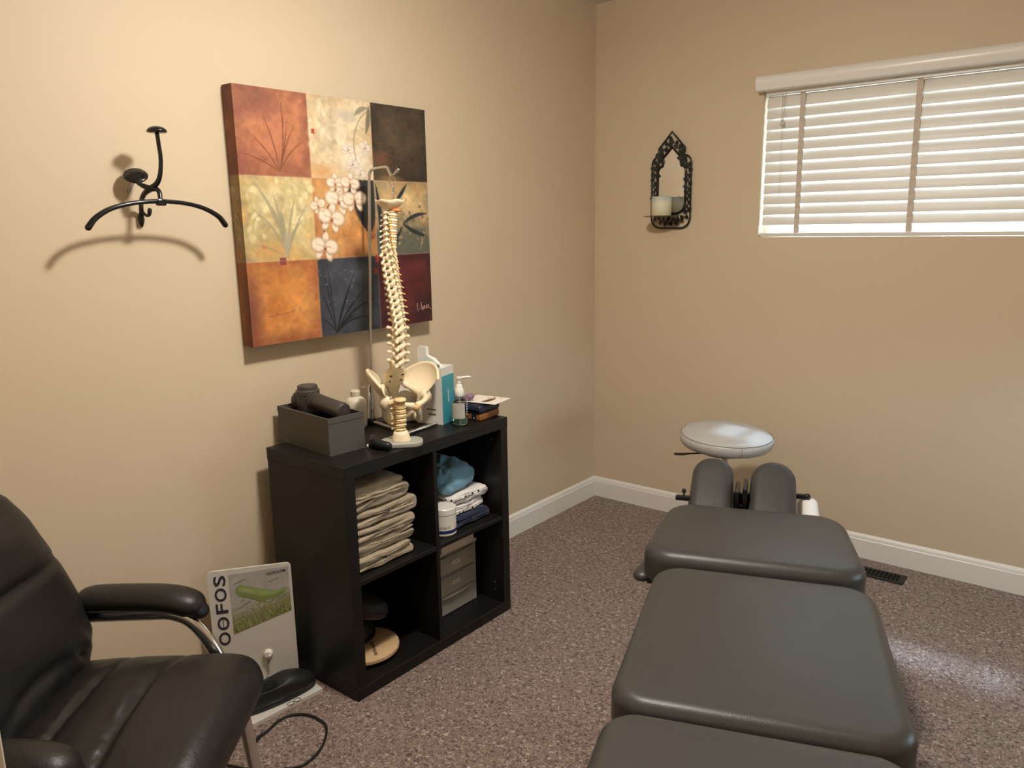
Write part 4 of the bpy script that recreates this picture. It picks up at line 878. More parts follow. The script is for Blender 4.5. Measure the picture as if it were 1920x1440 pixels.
# ------------------------------------------------------------------ tools, pouch, wooden case and card at the right end
wc = thing('wooden_case', 'low brown wooden case with a black snap strap at the right end of the bookcase', 'case', (0.367, -1.357, BH), (0, 0, math.radians(6)))
WOOD = mat('reddish brown wood', (0.26, 0.095, 0.028, 1), 0.35, var=0.3, vscale=30)
bm = BM(); pad(bm, 0.050, 0.062, 0.008, 0.027, 0.007, n=40, inner=4); obj('case_body', bm, WOOD, wc, auto=40)
bm = BM(); box2(bm, (0.010, -0.0645, 0.0), (0.030, -0.0620, 0.030), 0.001); obj('strap', bm, BLACKPLASTIC, wc)
bm = BM(); sphere(bm, (0.020, -0.0650, 0.010), 0.0035, (1, 0.5, 1), 10, 8); obj('snap', bm, CHROME, wc, smooth=True)
NAVY = mat('navy leatherette', (0.012, 0.016, 0.032, 1), 0.35, bump=0.15, bscale=250)
np_ = thing('navy_pouch', 'navy zip pouch lying on the brown wooden case', 'pouch', (0.366, -1.360, BH+0.0275), (0, 0, math.radians(4)))
bm = BM(); pad(bm, 0.056, 0.064, 0.014, 0.030, 0.011, 0.004, n=44, inner=6); obj('pouch_body', bm, NAVY, np_, smooth=True)
bm = BM(); tube(bm, [(-0.058, -0.03, 0.016), (-0.058, 0.03, 0.016)], 0.002, 6, 1); tube(bm, [(-0.05, -0.0655, 0.016), (0.05, -0.0655, 0.016)], 0.002, 6, 1); obj('zip', bm, BLACKPLASTIC, np_)
tl = thing('handheld_instrument', 'black and purple handled instrument lying on the navy pouch', 'instrument', (0.330, -1.400, BH+0.0700), (0, 0, math.radians(30)))
bm = BM(); tube(bm, [(-0.045, -0.012, -0.002), (-0.020, -0.006, 0.002), (0.010, 0.0, 0.004)], [0.0085, 0.009, 0.010], 14, 4); obj('handle', bm, mat('grey purple plastic', (0.060, 0.050, 0.065, 1), 0.3), tl, smooth=True)
bm = BM(); tube(bm, [(0.010, 0.0, 0.004), (0.020, 0.002, 0.008), (0.028, 0.004, 0.010)], [0.011, 0.013, 0.011], 14, 4, roundcap=True); obj('head', bm, mat('mauve plastic', (0.22, 0.13, 0.19, 1), 0.35), tl, smooth=True)
bm = BM(); tube(bm, [(-0.050, 0.012, 0.010), (-0.046, 0.013, 0.022), (-0.036, 0.014, 0.022), (-0.034, 0.014, 0.010)], [0.007, 0.009, 0.009, 0.007], 12, 3, roundcap=True); obj('dial', bm, mat('grey purple plastic 2', (0.10, 0.085, 0.095, 1), 0.35), tl, smooth=True)
bm = BM(); tube(bm, [(-0.055, -0.010, 0.008), (-0.052, -0.030, 0.004), (-0.030, -0.040, -0.004), (-0.010, -0.046, -0.006)], [0.006, 0.007, 0.006, 0.004], 10, 4, roundcap=True); obj('clip', bm, BLACKMETAL, tl, smooth=True)
NC = 48; pc = Paint(NC, NC); pc.a[:] = (236, 228, 216)
pc.blob(0.45, 0.62, 0.34, 0.10, (88, 58, 46), 1, 0.05, 0.3); pc.blob(0.30, 0.58, 0.2, 0.07, (52, 38, 34), 1, 0.3, 0.4); pc.blob(0.72, 0.50, 0.12, 0.08, (216, 176, 140), 1, -0.3, 0.5); pc.stroke([(0.70, 0.66), (0.92, 0.56)], 0.02, (60, 48, 44), 1); pc.blob(0.4, 0.22, 0.3, 0.1, (222, 224, 226), 1, 0, 0.8); pc.stroke([(0.82, 0.80), (0.95, 0.76)], 0.015, (110, 96, 90), 1)
cdm = mat_vcol('printed card', 0.35, 0.5)
cdt = thing('printed_card', 'white printed card lying on top of the navy pouch', 'card', (0.385, -1.338, BH+0.0642), (0, 0, math.radians(10)))
bm = BM(); box2(bm, (-0.072, -0.058, -0.0012), (0.072, 0.058, -0.0002)); obj('card_stock', bm, PAPER, cdt)
vgrid('card_print', NC-1, NC-1, lambda s, q: (-0.072+0.144*q, -0.058+0.116*s, np.full_like(s, 0.0)), pc.a, cdm, cdt)

# ------------------------------------------------------------------ folded cloths
def folded(name, label, cat, w, d, h, mt, loc, layers=3, rotz=0.0, group=None, seed=0, spread=0.0, fuzz=0.0):
    """a folded cloth: one sheet laid to and fro in the y-z plane (w wide), carried back d along -x"""
    r = random.Random(seed); bm = BM(); th = h/layers*0.86; pts = []
    for k in range(layers):
        z = th*0.5+k*h/layers; a, b = (-w/2, w/2) if k % 2 == 0 else (w/2, -w/2); sg = 1 if b > a else -1
        off_ = r.uniform(-0.012, 0.004)
        rad = h/layers/2
        n = 9
        for i in range(n):
            s = i/(n-1); y = a+sg*rad*1.2+(b-a-2*sg*rad*1.2)*s
            pts.append((y+off_*sg*(s if sg > 0 else 1-s)*-1, z+0.0022*math.sin(s*9+k*2+seed)))
        if k < layers-1:
            yc = b-sg*rad*1.2
            for a_ in (-60, -25, 25, 60): pts.append((yc+sg*rad*1.25*math.cos(math.radians(a_))-off_*0, z+rad+rad*math.sin(math.radians(a_))))
    nX = 9; rows = []
    P = [Vector((y, z)) for y, z in pts]; prof = []
    up = []; dn = []
    for i, q in enumerate(P):
        tn = (P[min(i+1, len(P)-1)]-P[max(i-1, 0)]); tn = tn.normalized() if tn.length > 0 else Vector((1, 0)); nn = Vector((-tn.y, tn.x))
        up.append(q+nn*th*0.5); dn.append(q-nn*th*0.5)
    loop = up+list(reversed(dn)); mid = P+list(reversed(P)); rings = []
    xs = [0.0, -0.002, -0.006, -0.012]+[-d*(0.08+0.92*k/8) for k in range(9)]; ins = [0.35, 0.72, 0.94, 1.0]+[1.0]*9
    for j, x in enumerate(xs):
        rr = []
        for m_, (q, c_) in enumerate(zip(loop, mid)):
            q2 = c_+(q-c_)*ins[j]; wob = 0.0022*math.sin(m_*0.55+x*40+seed)+0.0012*math.sin(m_*1.7+seed*2)
            lay = 0.005*math.sin(c_.y*150+seed*1.7)+0.003*math.sin(c_.x*70+seed*3)
            rr.append(Vector((x+lay*math.exp(x*60), q2.x+wob*0.6, max(0.0008, q2.y+wob*0.4))))
        rings.append(rr)
    loft(bm, rings)
    o = obj(name, bm, mt, None, smooth=True, loc=loc, rot=(0, 0, rotz))
    tx = D.textures.new('folds', 'CLOUDS'); tx.noise_scale = 0.035
    md = o.modifiers.new('sub', 'SUBSURF'); md.levels = 1; md.render_levels = 1
    md = o.modifiers.new('folds', 'DISPLACE'); md.texture = tx; md.texture_coords = 'GLOBAL'; md.strength = 0.006; md.mid_level = 0.5
    return tag(o, label, cat, group)
TOWEL = mat('beige terry towel', rgb(168, 152, 128), 0.95, bump=0.8, bscale=420, var=0.12, vscale=60, sheen=0.2, spec=0.1)
zt = BH/2+tm_/2
specs = [(0.262, 0.048, 3, 'bottom folded beige terry towel of the stack on the upper left shelf'), (0.268, 0.048, 3, 'second beige terry towel from the bottom in the shelf stack'), (0.270, 0.046, 2, 'middle folded beige terry towel of the stack of five'), (0.288, 0.056, 2, 'beige terry towel with a pointed fold under the top one'), (0.252, 0.084, 3, 'topmost thick rolled fold beige terry towel in the bookcase')]
z = zt+0.003
for i, (w, h, ly_, lab) in enumerate(specs):
    w0 = w-0.012
    folded('folded_towel', lab, 'towel', w0, 0.27, h, TOWEL, (0.418-0.006*(i % 2), -2.024+w0/2+0.006, z), ly_, 0.0, 'beige towels stacked in the bookcase', seed=i+1)
    z += h+0.0006
NAVYC = mat('navy cotton', (0.010, 0.016, 0.048, 1), 0.9, bump=0.4, bscale=300, sheen=0.2)
DOT = D.materials.new('white cotton with dark dots'); DOT.use_nodes = True
_n = DOT.node_tree.nodes; _l = DOT.node_tree.links; _b = _n['Principled BSDF']; _b.inputs['Roughness'].default_value = 0.9
_t = _n.new('ShaderNodeTexCoord'); _v = _n.new('ShaderNodeTexVoronoi'); _v.inputs['Scale'].default_value = 42; _v.inputs['Randomness'].default_value = 0.55
_r = _n.new('ShaderNodeValToRGB'); _r.color_ramp.elements[0].position = 0.20; _r.color_ramp.elements[0].color = rgb(40, 42, 52); _r.color_ramp.elements[1].position = 0.25; _r.color_ramp.elements[1].color = rgb(232, 224, 218)
_l.new(_t.outputs['Object'], _v.inputs['Vector']); _l.new(_v.outputs['Distance'], _r.inputs[0]); _l.new(_r.outputs[0], _b.inputs['Base Color'])
z = zt+0.003
folded('folded_cloth', 'navy folded cloth under the dotted ones on the upper right shelf', 'cloth', 0.205, 0.26, 0.040, NAVYC, (0.405, -1.466, z), 2, 0, None, 11); z += 0.0405
folded('folded_cloth', 'lower white folded cloth with dark dots on the navy cloth', 'cloth', 0.200, 0.24, 0.034, DOT, (0.388, -1.465, z), 2, 0.03, 'dotted cloths', 12); z += 0.0345
folded('folded_cloth', 'upper white folded cloth with dark dots under the crumpled blue cloth', 'cloth', 0.212, 0.24, 0.046, DOT, (0.390, -1.462, z), 2, -0.03, 'dotted cloths', 13); z += 0.0465
BLUEC = mat('light blue cotton', rgb(118, 160, 182), 0.9, bump=0.35, bscale=260, sheen=0.2, spec=0.15)
bm = BM()
def crumple(x, y):
    return 0.014*abs(math.sin(x*34+1+2*math.sin(y*20)))+0.010*math.sin(x*60+y*45)+0.008*abs(math.sin(y*48+2*math.sin(x*30)))-0.008
pad(bm, 0.105, 0.135, 0.05, 0.055, 0.026, 0.040, 0.05, crumple, n=72, inner=16)
o = obj('blue_cloth', bm, BLUEC, None, smooth=True, loc=(0.245, -1.476, z+0.006), rot=(0, 0, math.radians(-88)))
tx = D.textures.new('crumple', 'CLOUDS'); tx.noise_scale = 0.05; tx.noise_depth = 2
md = o.modifiers.new('sub', 'SUBSURF'); md.levels = 1; md.render_levels = 1
md = o.modifiers.new('crumple', 'DISPLACE'); md.texture = tx; md.strength = 0.040; md.mid_level = 0.55
tag(o, 'crumpled light blue cloth on top of the dotted cloths in the bookcase', 'cloth')
folded('folded_cloth', 'small white folded cloth wedged behind the white jar', 'cloth', 0.055, 0.12, 0.150, mat('plain white cotton', (0.66, 0.63, 0.60, 1), 0.9), (0.295, -1.622, zt+0.0005), 4, 0, None, 15)
# jar
jr = thing('lotion_jar', 'white screw lid jar with a blue stripe on the upper right shelf', 'jar', (0.390, -1.590, zt))
JARW = mat('jar white plastic', (0.74, 0.70, 0.62, 1), 0.3)
bm = BM(); lathe(bm, [(0.001, 0), (0.039, 0.0), (0.0445, 0.006), (0.0445, 0.012), (0.0445, 0.079), (0.001, 0.079)], 40); obj('jar_body', bm, JARW, jr, auto=40)
bm = BM(); lathe(bm, [(0.0449, 0.013), (0.0449, 0.0245)], 40)
obj('blue_stripe', bm, mat('blue jar stripe', (0.014, 0.022, 0.13, 1), 0.3), jr, auto=40)
bm = BM(); lathe(bm, [(0.0440, 0.080), (0.0458, 0.081), (0.0458, 0.100), (0.043, 0.103), (0.001, 0.103)], 40); obj('jar_lid', bm, JARW, jr, auto=40)
me = text_mesh('prep II', 0.015, 0.0)
ang0 = math.radians(-42)
for v in me.vertices:
    a = ang0+v.co.x/0.0449; v.co = Vector((0.0449*math.cos(a), 0.0449*math.sin(a), 0.036+v.co.y))
new_obj('jar_text', me, mat('tan ink', (0.16, 0.12, 0.06, 1), 0.6), jr)

# drawers
dr = thing('drawer_unit', 'frosted plastic three drawer organizer in the lower right cube', 'organizer', (0.245, -1.512, tk+0.0006), (0, 0, 0))
FROST = mat('frosted plastic', (0.58, 0.56, 0.52, 1), 0.35, trans=0.30, ior=1.3)
FROST2 = mat('pale frosted plastic', (0.64, 0.62, 0.58, 1), 0.32)
dw, dd2, dh = 0.142, 0.105, 0.236
bm = BM(); box2(bm, (-dd2, -dw, 0), (dd2-0.012, -dw+0.004, dh)); box2(bm, (-dd2, dw-0.004, 0), (dd2-0.012, dw, dh)); box2(bm, (-dd2, -dw, 0), (-dd2+0.004, dw, dh)); box2(bm, (-dd2, -dw+0.004, 0), (dd2-0.012, dw-0.004, 0.004))
for k in (1, 2): box2(bm, (-dd2+0.004, -dw+0.004, dh*k/3-0.002), (dd2-0.012, dw-0.004, dh*k/3+0.002))
obj('carcass', bm, FROST2, dr)
bm = BM(); box2(bm, (-dd2, -dw-0.003, dh), (dd2-0.006, dw+0.003, dh+0.014), 0.003); obj('top_cover', bm, FROST2, dr)
for k in range(3):
    z0, z1 = dh*k/3+0.004, dh*(k+1)/3-0.004; rings = []
    for zz, bow in ((z0, 0.004), (z0+(z1-z0)*0.55, 0.006), (z0+(z1-z0)*0.80, 0.010), (z1-0.008, 0.016), (z1, 0.018)):
        f_ = [Vector((dd2-0.012+bow*(1-(s*s))+0.002, s*(dw-0.007), zz)) for s in np.linspace(-1, 1, 15)]
        rings.append(f_+[Vector((dd2-0.020, dw-0.007, zz)), Vector((dd2-0.020, -dw+0.007, zz))])
    bm = BM(); loft(bm, rings)
    box2(bm, (-dd2+0.010, -dw+0.010, z0+0.001), (dd2-0.016, dw-0.010, z0+0.003)); box2(bm, (-dd2+0.010, -dw+0.010, z0+0.003), (dd2-0.020, -dw+0.013, z1-0.012)); box2(bm, (-dd2+0.010, dw-0.013, z0+0.003), (dd2-0.020, dw-0.010, z1-0.012)); box2(bm, (-dd2+0.010, -dw+0.013, z0+0.003), (-dd2+0.013, dw-0.013, z1-0.012))
    o = obj('drawer', bm, FROST, dr, auto=40)
    if k > 0:
        bm = BM(); box(bm, (dd2-0.0015, 0.02, z0+(z1-z0)*0.52), (0.001, 0.040, 0.013), Euler((0, math.radians(4), 0)).to_matrix()); obj('drawer_label', bm, mat('paper label', (0.85, 0.83, 0.78, 1), 0.6), o)
        bm = BM(); box(bm, (dd2-0.0007, 0.02, z0+(z1-z0)*0.52), (0.0004, 0.030, 0.003), Euler((0, math.radians(4), 0)).to_matrix()); obj('label_line', bm, GREYINK, o)
    if k == 2:
        bm = BM(); box2(bm, (-0.06, -dw+0.02, z0+0.004), (0.06, dw-0.05, z0+0.035), 0.004); obj('drawer_content', bm, mat('dark content', (0.02, 0.02, 0.025, 1), 0.6), o)
wb = thing('white_box', 'small plain white box on top of the frosted drawer unit', 'box', (0.262, -1.478, tk+dh+0.0145), (0, 0, 0))
bm = BM(); box2(bm, (-0.088, -0.088, 0), (0.088, 0.088, 0.040), 0.001, 1); obj('box_body', bm, mat('plain white card', (0.80, 0.75, 0.71, 1), 0.5), wb)
bm = BM(); box2(bm, (-0.0888, -0.0888, 0.040), (0.0888, 0.0888, 0.052), 0.001, 1); obj('box_lid', bm, mat('plain white card', (0.80, 0.75, 0.71, 1), 0.5), wb)

# balance disc, black dome cushion and grey cushion in the lower left cube
bd_ = thing('balance_board', 'round pale wooden balance board lying in the lower left cube', 'balance board', (0.292, -1.902, tk+0.0004), (0, 0, 0))
PLY = mat('pale birch wood', (0.62, 0.42, 0.23, 1), 0.4, var=0.12, vscale=18)
bm = BM(); lathe(bm, [(0.001, 0.012), (0.112, 0.012), (0.1195, 0.016), (0.1205, 0.022), (0.1195, 0.028), (0.116, 0.030), (0.001, 0.030)], 56); obj('deck', bm, PLY, bd_, auto=35)
bm = BM(); lathe(bm, [(0.001, 0.0), (0.03, 0.001), (0.05, 0.008), (0.055, 0.012), (0.001, 0.012)], 28); obj('rocker', bm, BLACKPLASTIC, bd_, smooth=True)
bm = BM(); rr_ = random.Random(4)
for k in range(9):
    hh2 = 0.013*(0.8+0.4*rr_.random()); x_ = -0.048+k*0.0115
    if k < 8: box2(bm, (x_, 0, 0.0301), (x_+0.0028, hh2, 0.0305)); box2(bm, (x_+0.0028, hh2*(0.35 if k % 2 else 0.7), 0.0301), (x_+0.0085, hh2*(0.35 if k % 2 else 0.7)+0.0028, 0.0305)); box2(bm, (x_+0.0058, 0, 0.0301), (x_+0.0085, hh2*0.8, 0.0305))
obj('burnt_lettering', bm, mat('burnt brown', (0.02, 0.010, 0.006, 1), 0.6), bd_, loc=(0.052, 0.006, 0), rot=(0, 0, math.radians(148)))
bcu = thing('balance_cushion', 'black rounded cushion sitting on the wooden balance board', 'cushion', (0.205, -1.915, tk+0.0305), (0, 0, 0))
bm = BM(); lathe(bm, [(0.001, 0), (0.080, 0.0), (0.100, 0.010), (0.105, 0.030), (0.098, 0.060), (0.075, 0.085), (0.04, 0.098), (0.001, 0.101)], 40); obj('dome', bm, mat('black rubber', (0.006, 0.006, 0.006, 1), 0.45), bcu, smooth=True)
bm = BM(); lathe(bm, [(0.099, 0.006), (0.107, 0.008), (0.108, 0.014), (0.104, 0.016)], 40); obj('rim', bm, BLACKPLASTIC, bcu, smooth=True)
gcu = thing('padded_cushion', 'dark grey padded cushion resting tilted on the black rounded cushion', 'cushion', (0.270, -1.925, tk+0.165), (math.radians(-24), math.radians(8), 0))
bm = BM(); pad(bm, 0.115, 0.085, 0.06, 0.055, 0.024, 0.012, n=56, inner=8); obj('cover', bm, mat('dark grey cloth', (0.022, 0.020, 0.022, 1), 0.6, bump=0.2, bscale=300), gcu, smooth=True)
bm = BM(); closed_pts = [Vector((x, y, 0.028)) for x, y in rrect(0.1155, 0.0855, 0.06, 48)]; tube(bm, closed_pts+[closed_pts[0]], 0.0022, 6, 1); obj('piping', bm, BLACKPLASTIC, gcu, smooth=True)

# ------------------------------------------------------------------ footwear display stand with a black shoe
DW = mat('white display board', (0.66, 0.63, 0.58, 1), 0.28)
fy = math.atan2(0.205, 0.150)   # direction of the board along its width
fd = thing('shoe_display', 'white footwear display stand with a green sandal poster beside the bookcase', 'display stand', (0.125, -2.207, 0), (0, 0, fy))
# local: x along the board width (viewer's right), -y towards the room, z up
bwid, bh2 = 0.127, 0.405
bm = BM(); ring = rrect(bwid, bh2/2, 0.014, 40)
loft(bm, [[Vector((x, yy, 0.014+bh2/2+y)) for x, y in ring] for yy in (-0.004, 0.004)])
obj('upright_board', bm, DW, fd, auto=40)
def to_local(wx, wy):
    d_ = Vector((wx-0.125, wy+2.207)); return (d_.x*math.cos(fy)+d_.y*math.sin(fy), -d_.x*math.sin(fy)+d_.y*math.cos(fy))
bm = BM(); pb = [to_local(*q) for q in ((0.301, -2.347), (0.317, -2.101), (0.212, -2.086), (0.040, -2.300))]
loft(bm, [[Vector((x, y, z_)) for x, y in pb] for z_ in (0.0, 0.012)]); obj('base_plate', bm, DW, fd)
for s, (z_, ch) in enumerate(((0.385, 'S'), (0.338, 'O'), (0.291, 'F'), (0.240, 'O'), (0.187, 'O'))):
    me = text_mesh(ch, 0.060, 0.0003, 0.0012)
    c_, s_ = math.cos(PI/2), math.sin(PI/2)
    xs = [v.co.x for v in me.vertices]; ys = [v.co.y for v in me.vertices]; mxx, myy = (max(xs)+min(xs))/2, (max(ys)+min(ys))/2; hgt = max(ys)-min(ys); wdt = max(xs)-min(xs)
    fw = {'S': 0.036, 'F': 0.034, 'O': 0.046}[ch]
    for v in me.vertices:
        lx_ = (v.co.x-mxx)/wdt*fw; ly2 = (v.co.y-myy)/hgt*0.036
        v.co = Vector((-bwid+0.036-ly2*1.0, -0.0045-v.co.z, z_+lx_))
    new_obj('board_lettering', me, INK, fd)
bm = BM(); box2(bm, (-bwid+0.0345, -0.0048, 0.226), (-bwid+0.0375, -0.0040, 0.254)); obj('letter_bar', bm, GREYINK, fd)
# poster with slanted lower edge
NQ = 110; pp = Paint(NQ, NQ); gN = noise2(NQ, NQ, 10, 4, 5); gF = noise2(NQ, NQ, 40, 2, 6)
pp.a[:] = np.array((176, 170, 168)); pp.a *= (1+0.05*gN[..., None])
low = np.clip((pp.Y-0.50-0.10*(1-pp.X))*5+gF*1.0, 0, 1); pp.blend(low, (124, 132, 62), 0.9)
pp.blend(np.clip(gF*1.6-0.4, 0, 1)*low, (176, 180, 96), 0.8); pp.blend(np.clip(-gF*1.8-0.7, 0, 1)*low, (64, 66, 34), 0.8)
pp.stroke([(0.17, 0.29), (0.32, 0.37), (0.55, 0.49)], (0.095, 0.125), (128, 150, 72), 1, 0.25); pp.stroke([(0.55, 0.49), (0.72, 0.53), (0.90, 0.48)], (0.125, 0.045), (128, 150, 72), 1, 0.25)
pp.stroke([(0.18, 0.27), (0.34, 0.34), (0.55, 0.44)], (0.070, 0.080), (160, 178, 98), 0.9, 0.6); pp.stroke([(0.55, 0.44), (0.72, 0.49), (0.90, 0.47)], (0.080, 0.030), (150, 186, 100), 0.9, 0.6)
pp.stroke([(0.22, 0.30), (0.36, 0.36)], 0.035, (182, 190, 128), 0.7, 0.8); pp.stroke([(0.12, 0.38), (0.30, 0.46), (0.52, 0.60), (0.68, 0.64), (0.92, 0.54)], 0.010, (96, 112, 58), 0.9)
for a, b in (((0.08, 0.17), (0.26, 0.12)), ((0.66, 0.26), (0.82, 0.21)), ((0.12, 0.60), (0.32, 0.53)), ((0.75, 0.66), (0.92, 0.61))): pp.stroke([a, b], 0.013, (104, 104, 96), 0.75)
_l0 = pp.a.mean(-1, keepdims=True); pp.a = pp.a*0.75+_l0*0.25
pm = mat_vcol('poster print', 0.32, 0.5)
px0, px1, pz1 = -bwid+0.064, bwid-0.008, 0.408
vgrid('poster', NQ-1, NQ-1, lambda s, q: (px0+(px1-px0)*s, np.full_like(s, -0.0046), pz1-q*(0.205-0.052*s)-0.006*(1-s)), pp.a, pm, fd)
me = text_mesh('OOFOAM', 0.0135, 0.0, 0.0002)
new_obj('poster_lettering', me, INK, fd, loc=(px1-0.038, -0.0051, 0.392), rot=(PI/2, math.radians(-6), 0))
bm = BM(); lathe(bm, [(0.001, 0.0), (0.015, 0.0), (0.015, 0.007), (0.010, 0.013), (0.001, 0.014)], 16, Matrix.Translation((0.036, -0.004, 0.115)) @ Matrix.Rotation(PI/2, 4, 'X')); tube(bm, [(0.036, -0.014, 0.115), (0.042, -0.020, 0.113), (0.046, -0.018, 0.118)], 0.0025, 8, 3)
obj('peg', bm, WHITEPL, fd, auto=40)
bm = BM()
for k in range(13): tube(bm, [(0.034+0.0012*math.sin(k*2), -0.0085, 0.108-k*0.0052), (0.033, -0.0085, 0.1035-k*0.0052)], 0.0022, 6, 1)
box(bm, (0.030, -0.016, 0.036), (0.016, 0.004, 0.006), Euler((0, 0.4, 0.3)).to_matrix()); box(bm, (0.038, -0.020, 0.035), (0.018, 0.003, 0.002))
obj('tether', bm, mat('grey cord', (0.36, 0.34, 0.27, 1), 0.7), fd)
for k in (0, 1):
    bm = BM(); u = Vector((math.cos(math.radians(86)), math.sin(math.radians(86)), 0))
    cx_, cy_ = 0.303+0.001*k, -2.213+0.024*k
    pts = []
    for a in np.linspace(0, 2*PI, 25): pts.append((cx_+0.008*math.cos(a), cy_+0.0115*math.sin(a)))
    lp = [to_local(*q) for q in pts]; tube(bm, [(x, y, 0.0123) for x, y in lp], 0.0011, 6, 1); obj('base_lettering', bm, INK, fd)

sh = thing('black_shoe', 'black rubber clog shoe sitting on the white display base', 'shoe', (0.248, -2.222, 0.0125), (0, 0, math.radians(84)))
SHOE = mat('black foam rubber', (0.014, 0.013, 0.012, 1), 0.5, bump=0.1, bscale=60)
bm = BM()   # local: x heel(-) to toe(+), closed upper with an ankle opening near the heel
secs = [(-0.125, 0.020, 0.014, 0.052), (-0.118, 0.032, 0.0, 0.070), (-0.09, 0.037, 0.0, 0.076), (-0.055, 0.038, 0.0, 0.076), (-0.02, 0.040, 0.0, 0.074), (0.02, 0.044, 0.0, 0.070), (0.06, 0.047, 0.001, 0.060), (0.09, 0.045, 0.003, 0.050), (0.115, 0.034, 0.006, 0.040), (0.127, 0.016, 0.010, 0.028)]
rings = []
for x, hy_, zb, zt_ in secs:
    rr = []
    for a in np.linspace(0, 2*PI, 28, endpoint=False):
        c, s = math.cos(a), math.sin(a); y = hy_*math.copysign(abs(c)**0.75, c); zz = (zb+zt_)/2+(zt_-zb)/2*math.copysign(abs(s)**(0.8 if s < 0 else 1.0), s)
        if s > 0.5 and -0.10 < x < 0.01: zz -= (s-0.5)*0.085*(1-((x+0.045)/0.06)**2)
        rr.append(Vector((x, y, max(zz, zb))))
    rings.append(rr)
loft(bm, rings); o = obj('upper', bm, SHOE, sh, smooth=True); o.scale = (1, 1, 1.18); o.modifiers.new('s', 'SUBSURF').render_levels = 1
bm = BM(); sphere(bm, (-0.048, 0, 0.058), 0.05, (1.0, 0.56, 0.32), 24, 12); obj('ankle_shade', bm, mat('black ankle shade', (0.003, 0.003, 0.003, 1), 0.9), sh, smooth=True)  # very dark ellipsoid stands for the shade inside the ankle opening
bm = BM(); rings = []
for z_, g in ((0.0, 0.0), (0.003, 0.002), (0.016, 0.003), (0.020, 0.0)):
    rr = []
    for a in np.linspace(0, 2*PI, 40, endpoint=False):
        x = 0.128*math.cos(a); wd = 0.040+0.006*math.cos(a-0.5); rr.append(Vector((x+g*math.cos(a), (wd+g)*math.copysign(abs(math.sin(a))**0.7, math.sin(a)), z_)))
    rings.append(rr)
loft(bm, rings); obj('sole', bm, SHOE, sh, smooth=True)

# ------------------------------------------------------------------ black cable on the carpet
bm = BM()
tube(bm, [(0.360, -2.368, 0.004), (0.352, -2.325, 0.006), (0.340, -2.285, 0.0065), (0.345, -2.245, 0.0065), (0.385, -2.212, 0.006), (0.435, -2.205, 0.006), (0.478, -2.214, 0.006), (0.515, -2.245, 0.006), (0.545, -2.285, 0.006), (0.562, -2.330, 0.006), (0.560, -2.372, 0.006), (0.520, -2.420, 0.006), (0.450, -2.468, 0.006), (0.36, -2.50, 0.006), (0.22, -2.52, 0.006), (0.08, -2.54, 0.006)], 0.0036, 8, 6, roundcap=True)
cb = thing('power_cable', 'thin black cable looping over the carpet in front of the shoe display', 'cable', (0, 0, 0.0))
obj('cord', bm, BLACKPLASTIC, cb, smooth=True)
bm = BM(); tube(bm, [(0.374, -2.395, 0.006), (0.362, -2.372, 0.006), (0.356, -2.352, 0.006)], [0.006, 0.006, 0.0045], 10, 2, roundcap=True); obj('plug_end', bm, BLACKPLASTIC, cb, smooth=True)

# ------------------------------------------------------------------ black leather chair (left front corner)
CA = math.atan2(0.643, 0.766)
ch = thing('leather_armchair', 'black leather armchair with chrome sled arms in the left foreground', 'armchair', (0.793, -2.840, 0), (0, 0, CA))
# local: x forward, y to the chair's left (towards the left wall), z up
def seam(d, w): return math.exp(-(d/w)**2)
def seat_fn(l, f):   # pad(): x is across (chair l), y is forward
    h = 0.0
    for f0 in (-0.15, -0.035):
        ff = f-(f0-0.008*math.cos(l*9)); puck = seam(l-0.02, 0.13)
        h -= 0.010*seam(ff, 0.007)*max(0, 1-(l/0.26)**4)
        h += 0.002*seam(abs(ff)-0.05, 0.035)*max(0, 1-(l/0.26)**2)
        h += 0.0055*seam(l+0.02, 0.13)*seam(ff+0.018, 0.020)*math.sin(l*130+2.5*math.sin(f*60))
    h += 0.004*math.sin(l*17+f*9)*seam(f+0.1, 0.12)
    return h
bm = BM(); rings = []
SF0, SF1, NSF = -0.335, 0.158, 96
for i in range(NSF+1):
    e = -math.cos(PI*i/NSF); f = (SF0+SF1)/2+(SF1-SF0)/2*e          # denser towards both ends
    tf = (SF1-f)/(SF1-SF0); d1 = SF1-f; d0 = f-SF0
    w = 0.270-0.032*tf
    if d1 < 0.13: w -= 0.085*(1-math.sqrt(max(0.0, 1-((0.13-d1)/0.13)**2)))+0.02*((0.13-d1)/0.13)**4
    if d0 < 0.08: w -= 0.05*(1-math.sqrt(max(0.0, 1-((0.08-d0)/0.08)**2)))
    k1 = math.sqrt(max(0.0, 1-((0.055-min(d1, 0.055))/0.055)**2)); k0 = math.sqrt(max(0.0, 1-((0.04-min(d0, 0.04))/0.04)**2))
    zc = 0.472; half = 0.058*max(0.12, k1*k0)
    crown = 0.022*math.sin(PI*min(1, max(0, (f+0.33)/0.50)))
    rr = []
    for a_ in np.linspace(0, 2*PI, 112, endpoint=False):
        c, sn = math.cos(a_), math.sin(a_); l = w*math.copysign(abs(c)**0.62, c); z_ = zc+half*math.copysign(abs(sn)**0.62, sn)
        if sn > 0: z_ += (crown*(1-(l/w)**2)+seat_fn(l, f)*min(1, d1*12, d0*12))*sn**0.5
        rr.append(Vector((f, l, z_)))
    rings.append(rr)
loft(bm, rings)
obj('seat', bm, LEATHER, ch, smooth=True)
bm = BM(); rings = []
NB = 64
